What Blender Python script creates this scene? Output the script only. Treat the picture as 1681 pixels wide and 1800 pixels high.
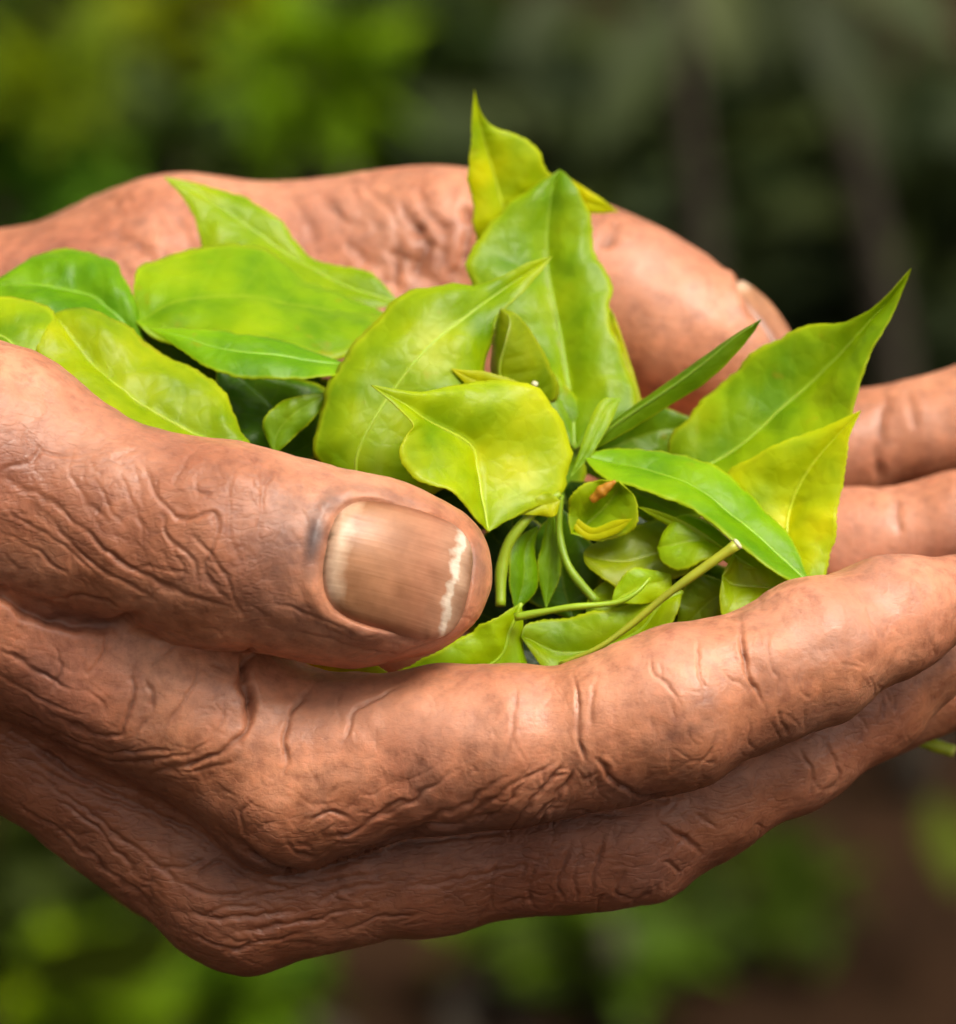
import bpy, math, random
import numpy as np
from mathutils import Vector, Matrix

random.seed(7)
RNG = np.random.default_rng(7)
S = bpy.context.scene
COL = S.collection
for o in list(bpy.data.objects):
    bpy.data.objects.remove(o)

# ------------------------------------------------------------------ camera
PITCH = math.radians(25)            # the lens looks down on the cupped hands
D0 = 0.70                           # lens to the near hand, metres
HOLD = 1.10                         # height of the hands above the ground
FWD = np.array([0, math.cos(PITCH), -math.sin(PITCH)])
UPV = np.array([0, math.sin(PITCH), math.cos(PITCH)])
RGT = np.array([1.0, 0, 0])
ORG = np.array([0, 0, HOLD])
PXMM = 14.0
cam_d = bpy.data.cameras.new('camera')
cam = bpy.data.objects.new('camera', cam_d)
COL.objects.link(cam)
cam.location = ORG - D0 * FWD
cam.rotation_euler = (math.pi / 2 - PITCH, 0, 0)
cam_d.sensor_fit = 'HORIZONTAL'
cam_d.sensor_width = 36
cam_d.lens = 36 * D0 * 1000 / (1681 / PXMM)
cam_d.clip_start = 0.02
cam_d.clip_end = 500
cam_d.dof.use_dof = True
cam_d.dof.focus_distance = D0 + 0.008
cam_d.dof.aperture_fstop = cam_d.lens / 9.5
S.camera = cam

# ------------------------------------------------------------------ sky, sun, exposure
SUN_EL, SUN_AZ = math.radians(66), math.radians(122)   # azimuth from +Y (away from lens) towards +X
w = bpy.data.worlds.new('World'); S.world = w; w.use_nodes = True
nt = w.node_tree; nt.nodes.clear()
sky = nt.nodes.new('ShaderNodeTexSky'); sky.sky_type = 'NISHITA'; sky.sun_disc = False
sky.sun_elevation = SUN_EL; sky.sun_rotation = SUN_AZ
sky.air_density = 1.0; sky.dust_density = 6.0; sky.ozone_density = 0.6
bg = nt.nodes.new('ShaderNodeBackground'); bg.inputs['Strength'].default_value = 0.098
wo = nt.nodes.new('ShaderNodeOutputWorld')
bw = nt.nodes.new('ShaderNodeRGBToBW'); grey = nt.nodes.new('ShaderNodeMix'); grey.data_type = 'RGBA'; grey.inputs[0].default_value = 0.85   # thin even cloud: the blue is mostly washed out
tint = nt.nodes.new('ShaderNodeMix'); tint.data_type = 'RGBA'; tint.blend_type = 'MULTIPLY'; tint.inputs[0].default_value = 1; tint.inputs[7].default_value = (1.0, 0.96, 0.88, 1)
nt.links.new(sky.outputs[0], bw.inputs[0]); nt.links.new(sky.outputs[0], grey.inputs[6]); nt.links.new(bw.outputs[0], grey.inputs[7])
nt.links.new(grey.outputs[2], tint.inputs[6]); nt.links.new(tint.outputs[2], bg.inputs[0]); nt.links.new(bg.outputs[0], wo.inputs[0])
sun_d = bpy.data.lights.new('sun', 'SUN'); sun_d.energy = 2.1; sun_d.angle = math.radians(30); sun_d.color = (1, 0.94, 0.83)
sun = bpy.data.objects.new('sun', sun_d); COL.objects.link(sun)
sd = Vector((math.cos(SUN_EL) * math.sin(SUN_AZ), math.cos(SUN_EL) * math.cos(SUN_AZ), math.sin(SUN_EL)))
sun.rotation_euler = sd.to_track_quat('Z', 'Y').to_euler(); sun.location = (0, 0, 4)
S.view_settings.view_transform = 'Standard'; S.view_settings.look = 'None'
S.view_settings.gamma = 1; S.view_settings.use_curve_mapping = False
S.view_settings.exposure = 0.8
S.cycles.max_bounces = 6; S.cycles.diffuse_bounces = 3; S.cycles.glossy_bounces = 2; S.cycles.transmission_bounces = 3; S.cycles.caustics_reflective = False; S.cycles.caustics_refractive = False
S.cycles.use_adaptive_sampling = True; S.cycles.adaptive_threshold = 0.03

# ------------------------------------------------------------------ helpers
# working space in millimetres: X right, D away from the lens, Y up the picture; turned into world metres by world()
def V(px, py, d=0.0):
    s = (1 + d / (D0 * 1000)) / PXMM
    return np.array([(px - 840.5) * s, d, (900 - py) * s])
def VV(pts): return np.array([V(*p) for p in pts])
def to_px(P):
    s = PXMM / (1 + P[:, 1] / (D0 * 1000))
    return P[:, 0] * s + 840.5, 900 - P[:, 2] * s
def world(P):
    P = np.asarray(P, float) * 0.001
    return ORG + P[:, :1] * RGT + P[:, 1:2] * FWD + P[:, 2:3] * UPV
def unit(v): v = np.asarray(v, float); return v / np.linalg.norm(v)

def make_mesh(name, verts, quads, smooth=True):
    me = bpy.data.meshes.new(name)
    verts = np.asarray(verts, np.float32); quads = np.asarray(quads, np.int32)
    k = quads.shape[1]
    me.vertices.add(len(verts)); me.vertices.foreach_set('co', verts.ravel())
    me.loops.add(quads.size); me.loops.foreach_set('vertex_index', quads.ravel())
    me.polygons.add(len(quads)); me.polygons.foreach_set('loop_start', np.arange(len(quads), dtype=np.int32) * k)
    me.polygons.foreach_set('use_smooth', np.full(len(quads), smooth))
    me.update(calc_edges=True); me.validate()
    return me
def link(name, me, mat=None, parent=None):
    o = bpy.data.objects.new(name, me); COL.objects.link(o)
    if mat is not None: me.materials.clear(); me.materials.append(mat)
    if parent is not None: o.parent = parent; o.matrix_parent_inverse = parent.matrix_basis.inverted()
    return o
def empty(name, loc):
    o = bpy.data.objects.new(name, None); COL.objects.link(o); o.location = loc; o.empty_display_size = 0.01
    return o
def tag(o, label=None, cat=None, group=None, kind=None):
    for k, v in (('label', label), ('category', cat), ('group', group), ('kind', kind)):
        if v: o[k] = v
    return o
def attr(me, name, data):
    a = me.attributes.new(name, 'FLOAT', 'POINT'); a.data.foreach_set('value', np.asarray(data, np.float32))
def verts_of(me):
    a = np.empty(len(me.vertices) * 3, np.float32); me.vertices.foreach_get('co', a); return a.reshape(-1, 3).astype(float)
def normals_of(me):
    a = np.empty(len(me.vertices) * 3, np.float32); me.vertex_normals.foreach_get('vector', a); return a.reshape(-1, 3).astype(float)

def catmull(P, n):
    P = np.asarray(P, float)
    if len(P) == 2: return P[0] + (P[1] - P[0]) * np.linspace(0, 1, n)[:, None]
    Q = np.vstack([2 * P[0] - P[1], P, 2 * P[-1] - P[-2]])
    seg = np.linalg.norm(np.diff(P, axis=0), axis=1); cum = np.concatenate([[0], np.cumsum(seg)])
    s = np.linspace(0, cum[-1], n); i = np.clip(np.searchsorted(cum, s, 'right') - 1, 0, len(P) - 2)
    t = ((s - cum[i]) / np.maximum(seg[i], 1e-9))[:, None]
    a, b, c, d = Q[i], Q[i + 1], Q[i + 2], Q[i + 3]
    return 0.5 * (2 * b + (c - a) * t + (2 * a - 5 * b + 4 * c - d) * t * t + (3 * b - a - 3 * c + d) * t ** 3)

_perm = RNG.random((64, 64, 64)).astype(np.float32)
def vnoise(P):                         # smooth value noise, -1..1
    i = np.floor(P).astype(int); f = P - i; f = f * f * (3 - 2 * f); i0 = i & 63; i1 = (i + 1) & 63
    g = lambda a, b, c: _perm[a[:, 0], b[:, 1], c[:, 2]]
    x, y, z = f[:, 0], f[:, 1], f[:, 2]
    l = lambda a, b, t: a + (b - a) * t
    return 2 * l(l(l(g(i0, i0, i0), g(i1, i0, i0), x), l(g(i0, i1, i0), g(i1, i1, i0), x), y),
                 l(l(g(i0, i0, i1), g(i1, i0, i1), x), l(g(i0, i1, i1), g(i1, i1, i1), x), y), z) - 1

# ------------------------------------------------------------------ materials
def new_mat(name):
    m = bpy.data.materials.new(name); m.use_nodes = True; t = m.node_tree; t.nodes.clear()
    out = t.nodes.new('ShaderNodeOutputMaterial')
    def N(kind, **kw):
        n = t.nodes.new('ShaderNode' + kind)
        for k, v in kw.items():
            if k in n.inputs.keys(): n.inputs[k].default_value = v
            else: setattr(n, k, v)
        return n
    L = lambda a, b: t.links.new(a, b)
    return m, N, L, out
def math_node(N, L, op, a, b=None):
    n = N('Math', operation=op)
    for i, x in enumerate((a, b)):
        if x is None: continue
        if isinstance(x, (int, float)): n.inputs[i].default_value = x
        else: L(x, n.inputs[i])
    return n.outputs[0]
def mixc(N, L, f, a, b, blend='MIX'):
    n = N('Mix', data_type='RGBA', blend_type=blend)
    for s, x in ((n.inputs[0], f), (n.inputs[6], a), (n.inputs[7], b)):
        if hasattr(x, 'links'): L(x, s)
        elif isinstance(x, (int, float)): s.default_value = x
        else: s.default_value = (*x, 1)
    return n.outputs[2]
def ramp(N, L, x, stops):
    n = N('ValToRGB'); cr = n.color_ramp
    while len(cr.elements) > 1: cr.elements.remove(cr.elements[-1])
    for k, (p, c) in enumerate(stops):
        e = cr.elements[0] if k == 0 else cr.elements.new(p)
        e.position = p; e.color = (*c, 1) if len(c) == 3 else c
    L(x, n.inputs[0]); return n.outputs[0]

def skin_material():
    m, N, L, out = new_mat('weathered_skin')
    co = N('TexCoord').outputs['Object']
    def noise(scale, detail=3, rough=0.55, vec=co):
        n = N('TexNoise', Scale=scale, Detail=detail, Roughness=rough); L(vec, n.inputs['Vector']); return n.outputs['Fac']
    base = ramp(N, L, noise(70, 4), [(0.30, (0.31, 0.110, 0.050)), (0.48, (0.47, 0.178, 0.084)), (0.70, (0.62, 0.268, 0.145))])
    blot = ramp(N, L, noise(28, 3), [(0.45, (0, 0, 0)), (0.7, (1, 1, 1))])
    base = mixc(N, L, math_node(N, L, 'MULTIPLY', blot, 0.4), base, (0.46, 0.150, 0.100))
    grey = ramp(N, L, noise(110, 3, 0.6), [(0.52, (0, 0, 0)), (0.70, (1, 1, 1))])
    base = mixc(N, L, math_node(N, L, 'MULTIPLY', grey, 0.38), base, (0.20, 0.105, 0.075))
    mott = noise(520, 4, 0.65)
    base = mixc(N, L, 0.8, base, ramp(N, L, mott, [(0.30, (0.62, 0.52, 0.50)), (0.5, (1, 1, 1)), (0.70, (1.28, 1.24, 1.24))]), 'MULTIPLY')
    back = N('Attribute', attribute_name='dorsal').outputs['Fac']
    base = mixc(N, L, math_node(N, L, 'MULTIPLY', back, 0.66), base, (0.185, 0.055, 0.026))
    pale = N('Attribute', attribute_name='pale').outputs['Fac']
    base = mixc(N, L, math_node(N, L, 'MULTIPLY', pale, 0.55), base, (0.66, 0.335, 0.225))  # paler palm side, plus highlights put into the skin colour
    cre = N('Attribute', attribute_name='dirt').outputs['Fac']
    base = mixc(N, L, math_node(N, L, 'MULTIPLY', cre, 0.75), base, (0.115, 0.036, 0.020))
    st = N('Attribute', attribute_name='stain_shade').outputs['Fac']
    base = mixc(N, L, math_node(N, L, 'MULTIPLY', st, 0.9), base, (0.085, 0.065, 0.065))
    p = N('BsdfPrincipled'); L(base, p.inputs['Base Color'])
    p.inputs['Subsurface Weight'].default_value = 0.2
    p.inputs['Subsurface Radius'].default_value = (1.0, 0.42, 0.24)
    p.inputs['Subsurface Scale'].default_value = 0.0016
    p.inputs['Specular IOR Level'].default_value = 0.5
    L(ramp(N, L, noise(240, 3), [(0.3, (0.40,) * 3), (0.7, (0.60,) * 3)]), p.inputs['Roughness'])
    # skin grain: a dense net of short crossing lines, strongest on the worn back of the hand
    def lines(scale, rot, stretch, wd):
        mp = N('Mapping'); mp.inputs['Scale'].default_value = (1.0, stretch, stretch); mp.inputs['Rotation'].default_value = rot
        L(co, mp.inputs['Vector'])
        r_ = math_node(N, L, 'ABSOLUTE', math_node(N, L, 'SUBTRACT', noise(scale, 2, 0.5, mp.outputs[0]), 0.5))
        return ramp(N, L, r_, [(0.0, (0, 0, 0)), (wd, (1, 1, 1))])
    la, lb = lines(190, (0.2, 0.55, 0.1), 2.6, 0.055), lines(230, (0.3, -0.75, 0.4), 2.6, 0.05)
    worn = math_node(N, L, 'ADD', math_node(N, L, 'MULTIPLY', back, 0.75), 0.25)
    net = math_node(N, L, 'MULTIPLY', math_node(N, L, 'ADD', la, lb), worn)
    h = math_node(N, L, 'ADD', math_node(N, L, 'MULTIPLY', net, 0.24), math_node(N, L, 'MULTIPLY', mott, 1.0))
    b = N('Bump', Strength=0.55, Distance=0.00030); L(h, b.inputs['Height']); L(b.outputs[0], p.inputs['Normal'])
    grime = math_node(N, L, 'MULTIPLY', math_node(N, L, 'SUBTRACT', 2.0, math_node(N, L, 'ADD', la, lb)), math_node(N, L, 'MULTIPLY', worn, 0.15))
    L(mixc(N, L, grime, base, (0.12, 0.05, 0.035)), p.inputs['Base Color'])
    L(p.outputs[0], out.inputs[0])
    return m

def nail_material():
    m, N, L, out = new_mat('ridged_nail')
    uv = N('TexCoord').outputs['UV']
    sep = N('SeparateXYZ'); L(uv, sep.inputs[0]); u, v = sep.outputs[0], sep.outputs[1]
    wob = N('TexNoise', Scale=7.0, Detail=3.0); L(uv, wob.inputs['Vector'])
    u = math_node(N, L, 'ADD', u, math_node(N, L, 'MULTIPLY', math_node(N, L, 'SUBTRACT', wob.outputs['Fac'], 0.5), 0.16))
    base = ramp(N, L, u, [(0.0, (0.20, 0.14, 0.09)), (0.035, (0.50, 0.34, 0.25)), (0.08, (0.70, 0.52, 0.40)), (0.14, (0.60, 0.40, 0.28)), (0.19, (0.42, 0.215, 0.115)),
                          (0.45, (0.47, 0.235, 0.135)), (0.70, (0.44, 0.21, 0.13)), (0.84, (0.50, 0.27, 0.18)), (0.872, (0.84, 0.77, 0.70)), (0.892, (0.84, 0.77, 0.70)), (0.912, (0.55, 0.38, 0.28)), (0.985, (0.30, 0.17, 0.11))])  # pale free edge, with a white glint painted in just before it
    mp = N('Mapping'); mp.inputs['Scale'].default_value = (1.2, 34, 1); L(uv, mp.inputs['Vector'])
    nz = N('TexNoise', Scale=1.0, Detail=3.0); L(mp.outputs[0], nz.inputs['Vector'])
    str_ = ramp(N, L, nz.outputs['Fac'], [(0.35, (0.84, 0.79, 0.74)), (0.62, (1, 1, 1))])
    base = mixc(N, L, 0.6, base, str_, 'MULTIPLY')
    bl = N('TexNoise', Scale=5.0, Detail=4.0); L(uv, bl.inputs['Vector'])
    base = mixc(N, L, 0.8, base, ramp(N, L, bl.outputs['Fac'], [(0.35, (0.72, 0.66, 0.60)), (0.65, (1.1, 1.08, 1.05))]), 'MULTIPLY')
    side = ramp(N, L, v, [(0.0, (0.5, 0.33, 0.25)), (0.10, (1, 1, 1)), (0.90, (1, 1, 1)), (1.0, (0.5, 0.35, 0.28))])
    base = mixc(N, L, 0.8, base, side, 'MULTIPLY'); base = mixc(N, L, 1.0, base, (0.95, 0.88, 0.80), 'MULTIPLY')
    p = N('BsdfPrincipled'); L(base, p.inputs['Base Color'])
    p.inputs['Roughness'].default_value = 0.4; p.inputs['Subsurface Weight'].default_value = 0.12
    p.inputs['Subsurface Radius'].default_value = (1, 0.5, 0.3); p.inputs['Subsurface Scale'].default_value = 0.001
    b = N('Bump', Strength=0.3, Distance=0.00015); L(nz.outputs['Fac'], b.inputs['Height']); L(b.outputs[0], p.inputs['Normal'])
    L(p.outputs[0], out.inputs[0]); return m

def leaf_material(name='tea_leaf_blade', translucent=0.42, rough=0.38):
    m, N, L, out = new_mat(name)
    uv = N('TexCoord').outputs['UV']; co = N('TexCoord').outputs['Object']
    sep = N('SeparateXYZ'); L(uv, sep.inputs[0]); u, v = sep.outputs[0], sep.outputs[1]
    t = math_node(N, L, 'ABSOLUTE', math_node(N, L, 'SUBTRACT', math_node(N, L, 'MULTIPLY', u, 2.0), 1.0))
    oc = N('ObjectInfo').outputs['Color']
    n1 = N('TexNoise', Scale=95.0, Detail=3.0); L(co, n1.inputs['Vector'])
    var = ramp(N, L, n1.outputs['Fac'], [(0.30, (0.46, 0.66, 0.6)), (0.5, (1, 1, 1)), (0.70, (1.5, 1.22, 1.0))])
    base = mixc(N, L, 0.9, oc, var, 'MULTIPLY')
    ph = math_node(N, L, 'SUBTRACT', math_node(N, L, 'MULTIPLY', v, 8.0), math_node(N, L, 'MULTIPLY', t, 1.5))
    fr = math_node(N, L, 'ABSOLUTE', math_node(N, L, 'SUBTRACT', math_node(N, L, 'FRACT', ph), 0.5))
    vein = ramp(N, L, fr, [(0.0, (1, 1, 1)), (0.07, (0, 0, 0))])
    base = mixc(N, L, math_node(N, L, 'MULTIPLY', vein, 0.07), base, (0.50, 0.62, 0.05))
    rib = ramp(N, L, t, [(0.0, (1, 1, 1)), (0.05, (0, 0, 0))])
    base = mixc(N, L, math_node(N, L, 'MULTIPLY', rib, 0.22), base, (0.52, 0.62, 0.05))
    rim = ramp(N, L, t, [(0.86, (0, 0, 0)), (1.0, (1, 1, 1))])
    base = mixc(N, L, math_node(N, L, 'MULTIPLY', rim, 0.5), base, (0.66, 0.70, 0.015))
    n2 = N('TexNoise', Scale=260.0, Detail=2.0); L(co, n2.inputs['Vector'])
    sp = ramp(N, L, n2.outputs['Fac'], [(0.68, (0, 0, 0)), (0.76, (1, 1, 1))])
    base = mixc(N, L, math_node(N, L, 'MULTIPLY', sp, 0.22), base, (0.55, 0.26, 0.02))
    p = N('BsdfPrincipled', Roughness=rough); L(base, p.inputs['Base Color'])
    p.inputs['Specular IOR Level'].default_value = 0.28
    vc = N('TexVoronoi', feature='DISTANCE_TO_EDGE', Scale=420.0); L(co, vc.inputs['Vector'])
    h = math_node(N, L, 'ADD', math_node(N, L, 'MULTIPLY', vc.outputs['Distance'], 0.5), math_node(N, L, 'MULTIPLY', n1.outputs['Fac'], 1.2))
    b = N('Bump', Strength=0.45, Distance=0.0007); L(h, b.inputs['Height']); L(b.outputs[0], p.inputs['Normal'])
    tr = N('BsdfTranslucent'); L(mixc(N, L, 1.0, base, (1.25, 1.12, 0.35), 'MULTIPLY'), tr.inputs['Color']); L(b.outputs[0], tr.inputs['Normal'])
    mx = N('MixShader'); mx.inputs[0].default_value = translucent
    L(p.outputs[0], mx.inputs[1]); L(tr.outputs[0], mx.inputs[2]); L(mx.outputs[0], out.inputs[0])
    return m

def stem_material():
    m, N, L, out = new_mat('tea_stem')
    co = N('TexCoord').outputs['Object']; oc = N('ObjectInfo').outputs['Color']
    n1 = N('TexNoise', Scale=180.0, Detail=3.0); L(co, n1.inputs['Vector'])
    base = mixc(N, L, 0.8, oc, ramp(N, L, n1.outputs['Fac'], [(0.35, (0.75, 0.75, 0.7)), (0.7, (1.2, 1.1, 1))]), 'MULTIPLY')
    p = N('BsdfPrincipled', Roughness=0.42); L(base, p.inputs['Base Color'])
    p.inputs['Subsurface Weight'].default_value = 0.15; p.inputs['Subsurface Scale'].default_value = 0.001
    b = N('Bump', Strength=0.3, Distance=0.0003); L(n1.outputs['Fac'], b.inputs['Height']); L(b.outputs[0], p.inputs['Normal'])
    L(p.outputs[0], out.inputs[0]); return m

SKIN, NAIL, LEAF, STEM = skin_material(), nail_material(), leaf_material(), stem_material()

# ------------------------------------------------------------------ ground and plants behind (far out of focus)
def soil_material():
    m, N, L, out = new_mat('damp_soil')
    co = N('TexCoord').outputs['Object']
    n1 = N('TexNoise', Scale=5.0, Detail=6.0, Roughness=0.65); L(co, n1.inputs['Vector'])
    n2 = N('TexNoise', Scale=60.0, Detail=4.0); L(co, n2.inputs['Vector'])
    c = ramp(N, L, n1.outputs['Fac'], [(0.3, (0.014, 0.007, 0.003)), (0.55, (0.030, 0.014, 0.006)), (0.75, (0.050, 0.024, 0.012))])
    c = mixc(N, L, 0.7, c, ramp(N, L, n2.outputs['Fac'], [(0.3, (0.5, 0.5, 0.5)), (0.7, (1.25, 1.2, 1.15))]), 'MULTIPLY')
    p = N('BsdfPrincipled', Roughness=0.95); p.inputs['Specular IOR Level'].default_value = 0.1; L(c, p.inputs['Base Color'])
    b = N('Bump', Strength=0.8, Distance=0.02); L(n2.outputs['Fac'], b.inputs['Height']); L(b.outputs[0], p.inputs['Normal'])
    L(p.outputs[0], out.inputs[0]); return m
def foliage_material(name, col, rough=0.45, tr=0.25):
    m, N, L, out = new_mat(name)
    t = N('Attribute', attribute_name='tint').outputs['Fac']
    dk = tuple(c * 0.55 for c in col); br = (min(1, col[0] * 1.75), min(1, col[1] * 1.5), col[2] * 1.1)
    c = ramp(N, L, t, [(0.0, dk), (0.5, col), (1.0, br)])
    co = N('TexCoord').outputs['Object']
    n1 = N('TexNoise', Scale=40.0, Detail=2.0); L(co, n1.inputs['Vector'])
    c = mixc(N, L, 0.6, c, ramp(N, L, n1.outputs['Fac'], [(0.35, (0.75, 0.8, 0.75)), (0.65, (1.2, 1.15, 1.1))]), 'MULTIPLY')
    p = N('BsdfPrincipled', Roughness=rough); L(c, p.inputs['Base Color']); p.inputs['Specular IOR Level'].default_value = 0.1
    tl = N('BsdfTranslucent'); L(c, tl.inputs['Color'])
    mx = N('MixShader'); mx.inputs[0].default_value = tr
    L(p.outputs[0], mx.inputs[1]); L(tl.outputs[0], mx.inputs[2]); L(mx.outputs[0], out.inputs[0]); return m
def bark_material():
    m, N, L, out = new_mat('brown_bark')
    co = N('TexCoord').outputs['Object']
    n1 = N('TexNoise', Scale=70.0, Detail=5.0); L(co, n1.inputs['Vector'])
    p = N('BsdfPrincipled', Roughness=0.85)
    L(ramp(N, L, n1.outputs['Fac'], [(0.3, (0.024, 0.018, 0.010)), (0.7, (0.060, 0.042, 0.026))]), p.inputs['Base Color'])
    b = N('Bump', Strength=0.6, Distance=0.004); L(n1.outputs['Fac'], b.inputs['Height']); L(b.outputs[0], p.inputs['Normal'])
    L(p.outputs[0], out.inputs[0]); return m
BARK = bark_material()

_lv = np.array([(v, wd) for v, wd in ((0, .04), (.2, .72), (.45, 1.0), (.75, .62), (1.0, .02))])
def leaf_cloud(pos, length, width, direction, normal, droop=0.25, fold=0.25):
    # many leaves at once: rows of left, midrib, right
    n = len(pos); a = direction / np.linalg.norm(direction, axis=1)[:, None]
    nr = normal - a * (a * normal).sum(1)[:, None]; nr /= np.linalg.norm(nr, axis=1)[:, None] + 1e-9
    b = np.cross(nr, a); Vx = np.zeros((n, 5, 3, 3))
    for i, (v, wd) in enumerate(_lv):
        c = pos + a * (v * length)[:, None] - nr * (droop * v * v * length)[:, None]
        for j, sgn in enumerate((-1, 0, 1)):
            Vx[:, i, j] = c + b * (sgn * wd * width * .5)[:, None] + nr * ((abs(sgn) * wd * width * fold * .5))[:, None]
    q = []
    for i in range(4):
        for j in range(2):
            o = i * 3 + j; q.append((o, o + 1, o + 4, o + 3))
    Q = (np.array(q)[None] + 15 * np.arange(n)[:, None, None]).reshape(-1, 4)
    return Vx.reshape(-1, 3), Q
def tube(path, radii, sides=10, caps=True):
    path = np.asarray(path, float); n = len(path); radii = np.asarray(radii, float)
    T = np.gradient(path, axis=0); T /= np.linalg.norm(T, axis=1)[:, None]
    u = np.cross(T[0], (0.13, 0.31, 0.94)); u /= np.linalg.norm(u); R = []
    for i in range(n):
        u = u - T[i] * (u @ T[i]); u /= np.linalg.norm(u); w_ = np.cross(T[i], u)
        ang = np.linspace(0, 2 * math.pi, sides, endpoint=False)
        R.append(path[i] + radii[i] * (np.cos(ang)[:, None] * u + np.sin(ang)[:, None] * w_))
    Vx = np.concatenate(R); Q = []
    for i in range(n - 1):
        for j in range(sides):
            k = (j + 1) % sides; Q.append((i * sides + j, i * sides + k, (i + 1) * sides + k, (i + 1) * sides + j))
    if caps:
        c0, c1 = len(Vx), len(Vx) + 1; Vx = np.vstack([Vx, path[0], path[-1]])
        h = sides // 2
        for j in range(0, sides, 2):
            Q.append((c0, (j + 2) % sides, j + 1, j)); e = (n - 1) * sides; Q.append((c1, e + j, e + j + 1, e + (j + 2) % sides))
    return Vx, np.array(Q)

gx = np.concatenate([[-300, -60, -15], np.linspace(-4, 4, 41), [15, 60, 300]]); gy = np.concatenate([[-300, -60, -15], np.linspace(-3, 9, 61), [20, 60, 300]])
GX, GY = np.meshgrid(gx, gy, indexing='ij'); GP = np.stack([GX.ravel(), GY.ravel(), 0 * GX.ravel()], 1)
GP[:, 2] = 0.03 * vnoise(GP * 1.3) + 0.012 * vnoise(GP * 4.1)
I = np.arange(len(GP)).reshape(GX.shape)
ground = link('ground', make_mesh('ground', GP, np.stack([I[:-1, :-1], I[1:, :-1], I[1:, 1:], I[:-1, 1:]], -1).reshape(-1, 4)), soil_material())
tag(ground, 'reddish brown soil far below the hands', 'ground', kind='structure')

def rand_dirs(n, up=0.5):
    d = RNG.normal(size=(n, 3)); d /= np.linalg.norm(d, axis=1)[:, None]; d[:, 2] = d[:, 2] * 0.6 + up * 0.3; return d
# low weeds over the soil: nobody could count them
n = 30000
pp = np.stack([RNG.uniform(-3.6, 3.6, n), RNG.uniform(0.4, 6.5, n), RNG.uniform(0.02, 0.17, n)], 1)
keep = vnoise(np.stack([pp[:, 0] * 3.2, pp[:, 1] * 1.6, 0 * pp[:, 0] + 4.5], 1)) + RNG.normal(0, .25, n) - 0.45 * ((pp[:, 0] > 0.08) & (pp[:, 0] < 0.7)) > -0.10
pp = pp[keep]; n = len(pp)
vx, q = leaf_cloud(pp, RNG.uniform(.05, .10, n), RNG.uniform(.025, .045, n), rand_dirs(n), RNG.normal(size=(n, 3)) * .5 + (0, 0, 1))
me = make_mesh('weeds', vx, q); attr(me, 'tint', np.repeat(RNG.random(n) ** 1.5, 15))
tag(link('weeds', me, foliage_material('weed_leaf', (0.034, 0.052, 0.004), .65)), 'low dark green weeds over the soil behind the hands', 'weeds', kind='stuff')

def bush(name, label, cat, px, py, d, rx, ry, rz, n, col, size, wid=0.42, tr=0.25, droop=.25, rough=.6, group='tea bushes behind the hands'):
    # px,py,d: where the middle of the crown stands; the stems go down to the soil
    c = world([V(px, py, d)])[0]; root = empty(name, (c[0], c[1], 0))
    r = RNG.random(n) ** 0.45; u = RNG.normal(size=(n, 3)); u /= np.linalg.norm(u, axis=1)[:, None]
    lump = 1 + 0.35 * vnoise(u * 2.2 + px * .01)
    pos = c + u * (r * lump)[:, None] * (rx, ry, rz)
    pos[:, 2] = np.maximum(pos[:, 2], .02)
    ln = size * RNG.uniform(.65, 1.25, n)
    vx, q = leaf_cloud(pos, ln, ln * wid, u * .8 + rand_dirs(n) * .9, u * .5 + (0, 0, .9) + RNG.normal(size=(n, 3)) * .35, droop)
    me = make_mesh('foliage', vx, q)
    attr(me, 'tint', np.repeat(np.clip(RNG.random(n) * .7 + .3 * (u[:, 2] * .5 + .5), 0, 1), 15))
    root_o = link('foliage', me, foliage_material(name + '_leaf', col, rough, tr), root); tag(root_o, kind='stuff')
    for k in range(4):
        e = c + np.array([RNG.uniform(-.6, .6) * rx, RNG.uniform(-.6, .6) * ry, RNG.uniform(0, .5) * rz])
        p0 = np.array([c[0] + RNG.uniform(-.05, .05), c[1] + RNG.uniform(-.05, .05), -0.03]); mid = (p0 + e) / 2 + RNG.normal(0, .03, 3)
        vx, q = tube(catmull([p0, mid, e], 9), np.linspace(.010, .004, 9), 8)
        link('branch', make_mesh('branch', vx, q), BARK, root)
    tag(root, label, cat, group); return root

def patch(label, px, py, d, wpx, hpx, n, col, size=.045, tr=.3):
    k = (1 + d / (D0 * 1000)) / PXMM * .001
    bush('tea_bush', label, 'bush', px, py, d, wpx * k, wpx * k * .8, hpx * k, n, col, size, .5, tr)
patch('olive-lime tea bush near the top edge, left of the middle, blurred', 370, 50, 2600, 100, 90, 70, (.18, .23, .004), .045, .45)
patch('lime tea bush in the blur above the far hand, left of the tall leaf', 545, 140, 2250, 80, 62, 60, (.15, .27, .004), .045, .45)
patch('yellowish tea bush near the left edge, above the far wrist', 90, 185, 2300, 120, 50, 60, (.13, .19, .004), .045, .45)
patch('green tea bush in the upper left corner, blurred', 90, 40, 2800, 150, 100, 90, (.05, .085, .010), .05)
patch('fresh green tea bush at the left edge, just over the far wrist', 50, 370, 2300, 110, 60, 50, (.05, .13, .008), .045, .35)
patch('dim green tea bush behind the far wrist', 280, 290, 2400, 220, 90, 150, (.030, .052, .008), .05)
patch('dark green bush between the lime bush and the tall leaf tip', 720, 160, 2600, 120, 170, 130, (.026, .046, .010), .05)
patch('broad dark shrub filling the background behind the far thumb', 1240, 330, 2500, 420, 330, 520, (.022, .034, .010), .06, .2)
patch('dark shrub behind the fingers at the right edge', 1640, 520, 2300, 190, 260, 200, (.020, .030, .009), .06, .2)
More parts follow.
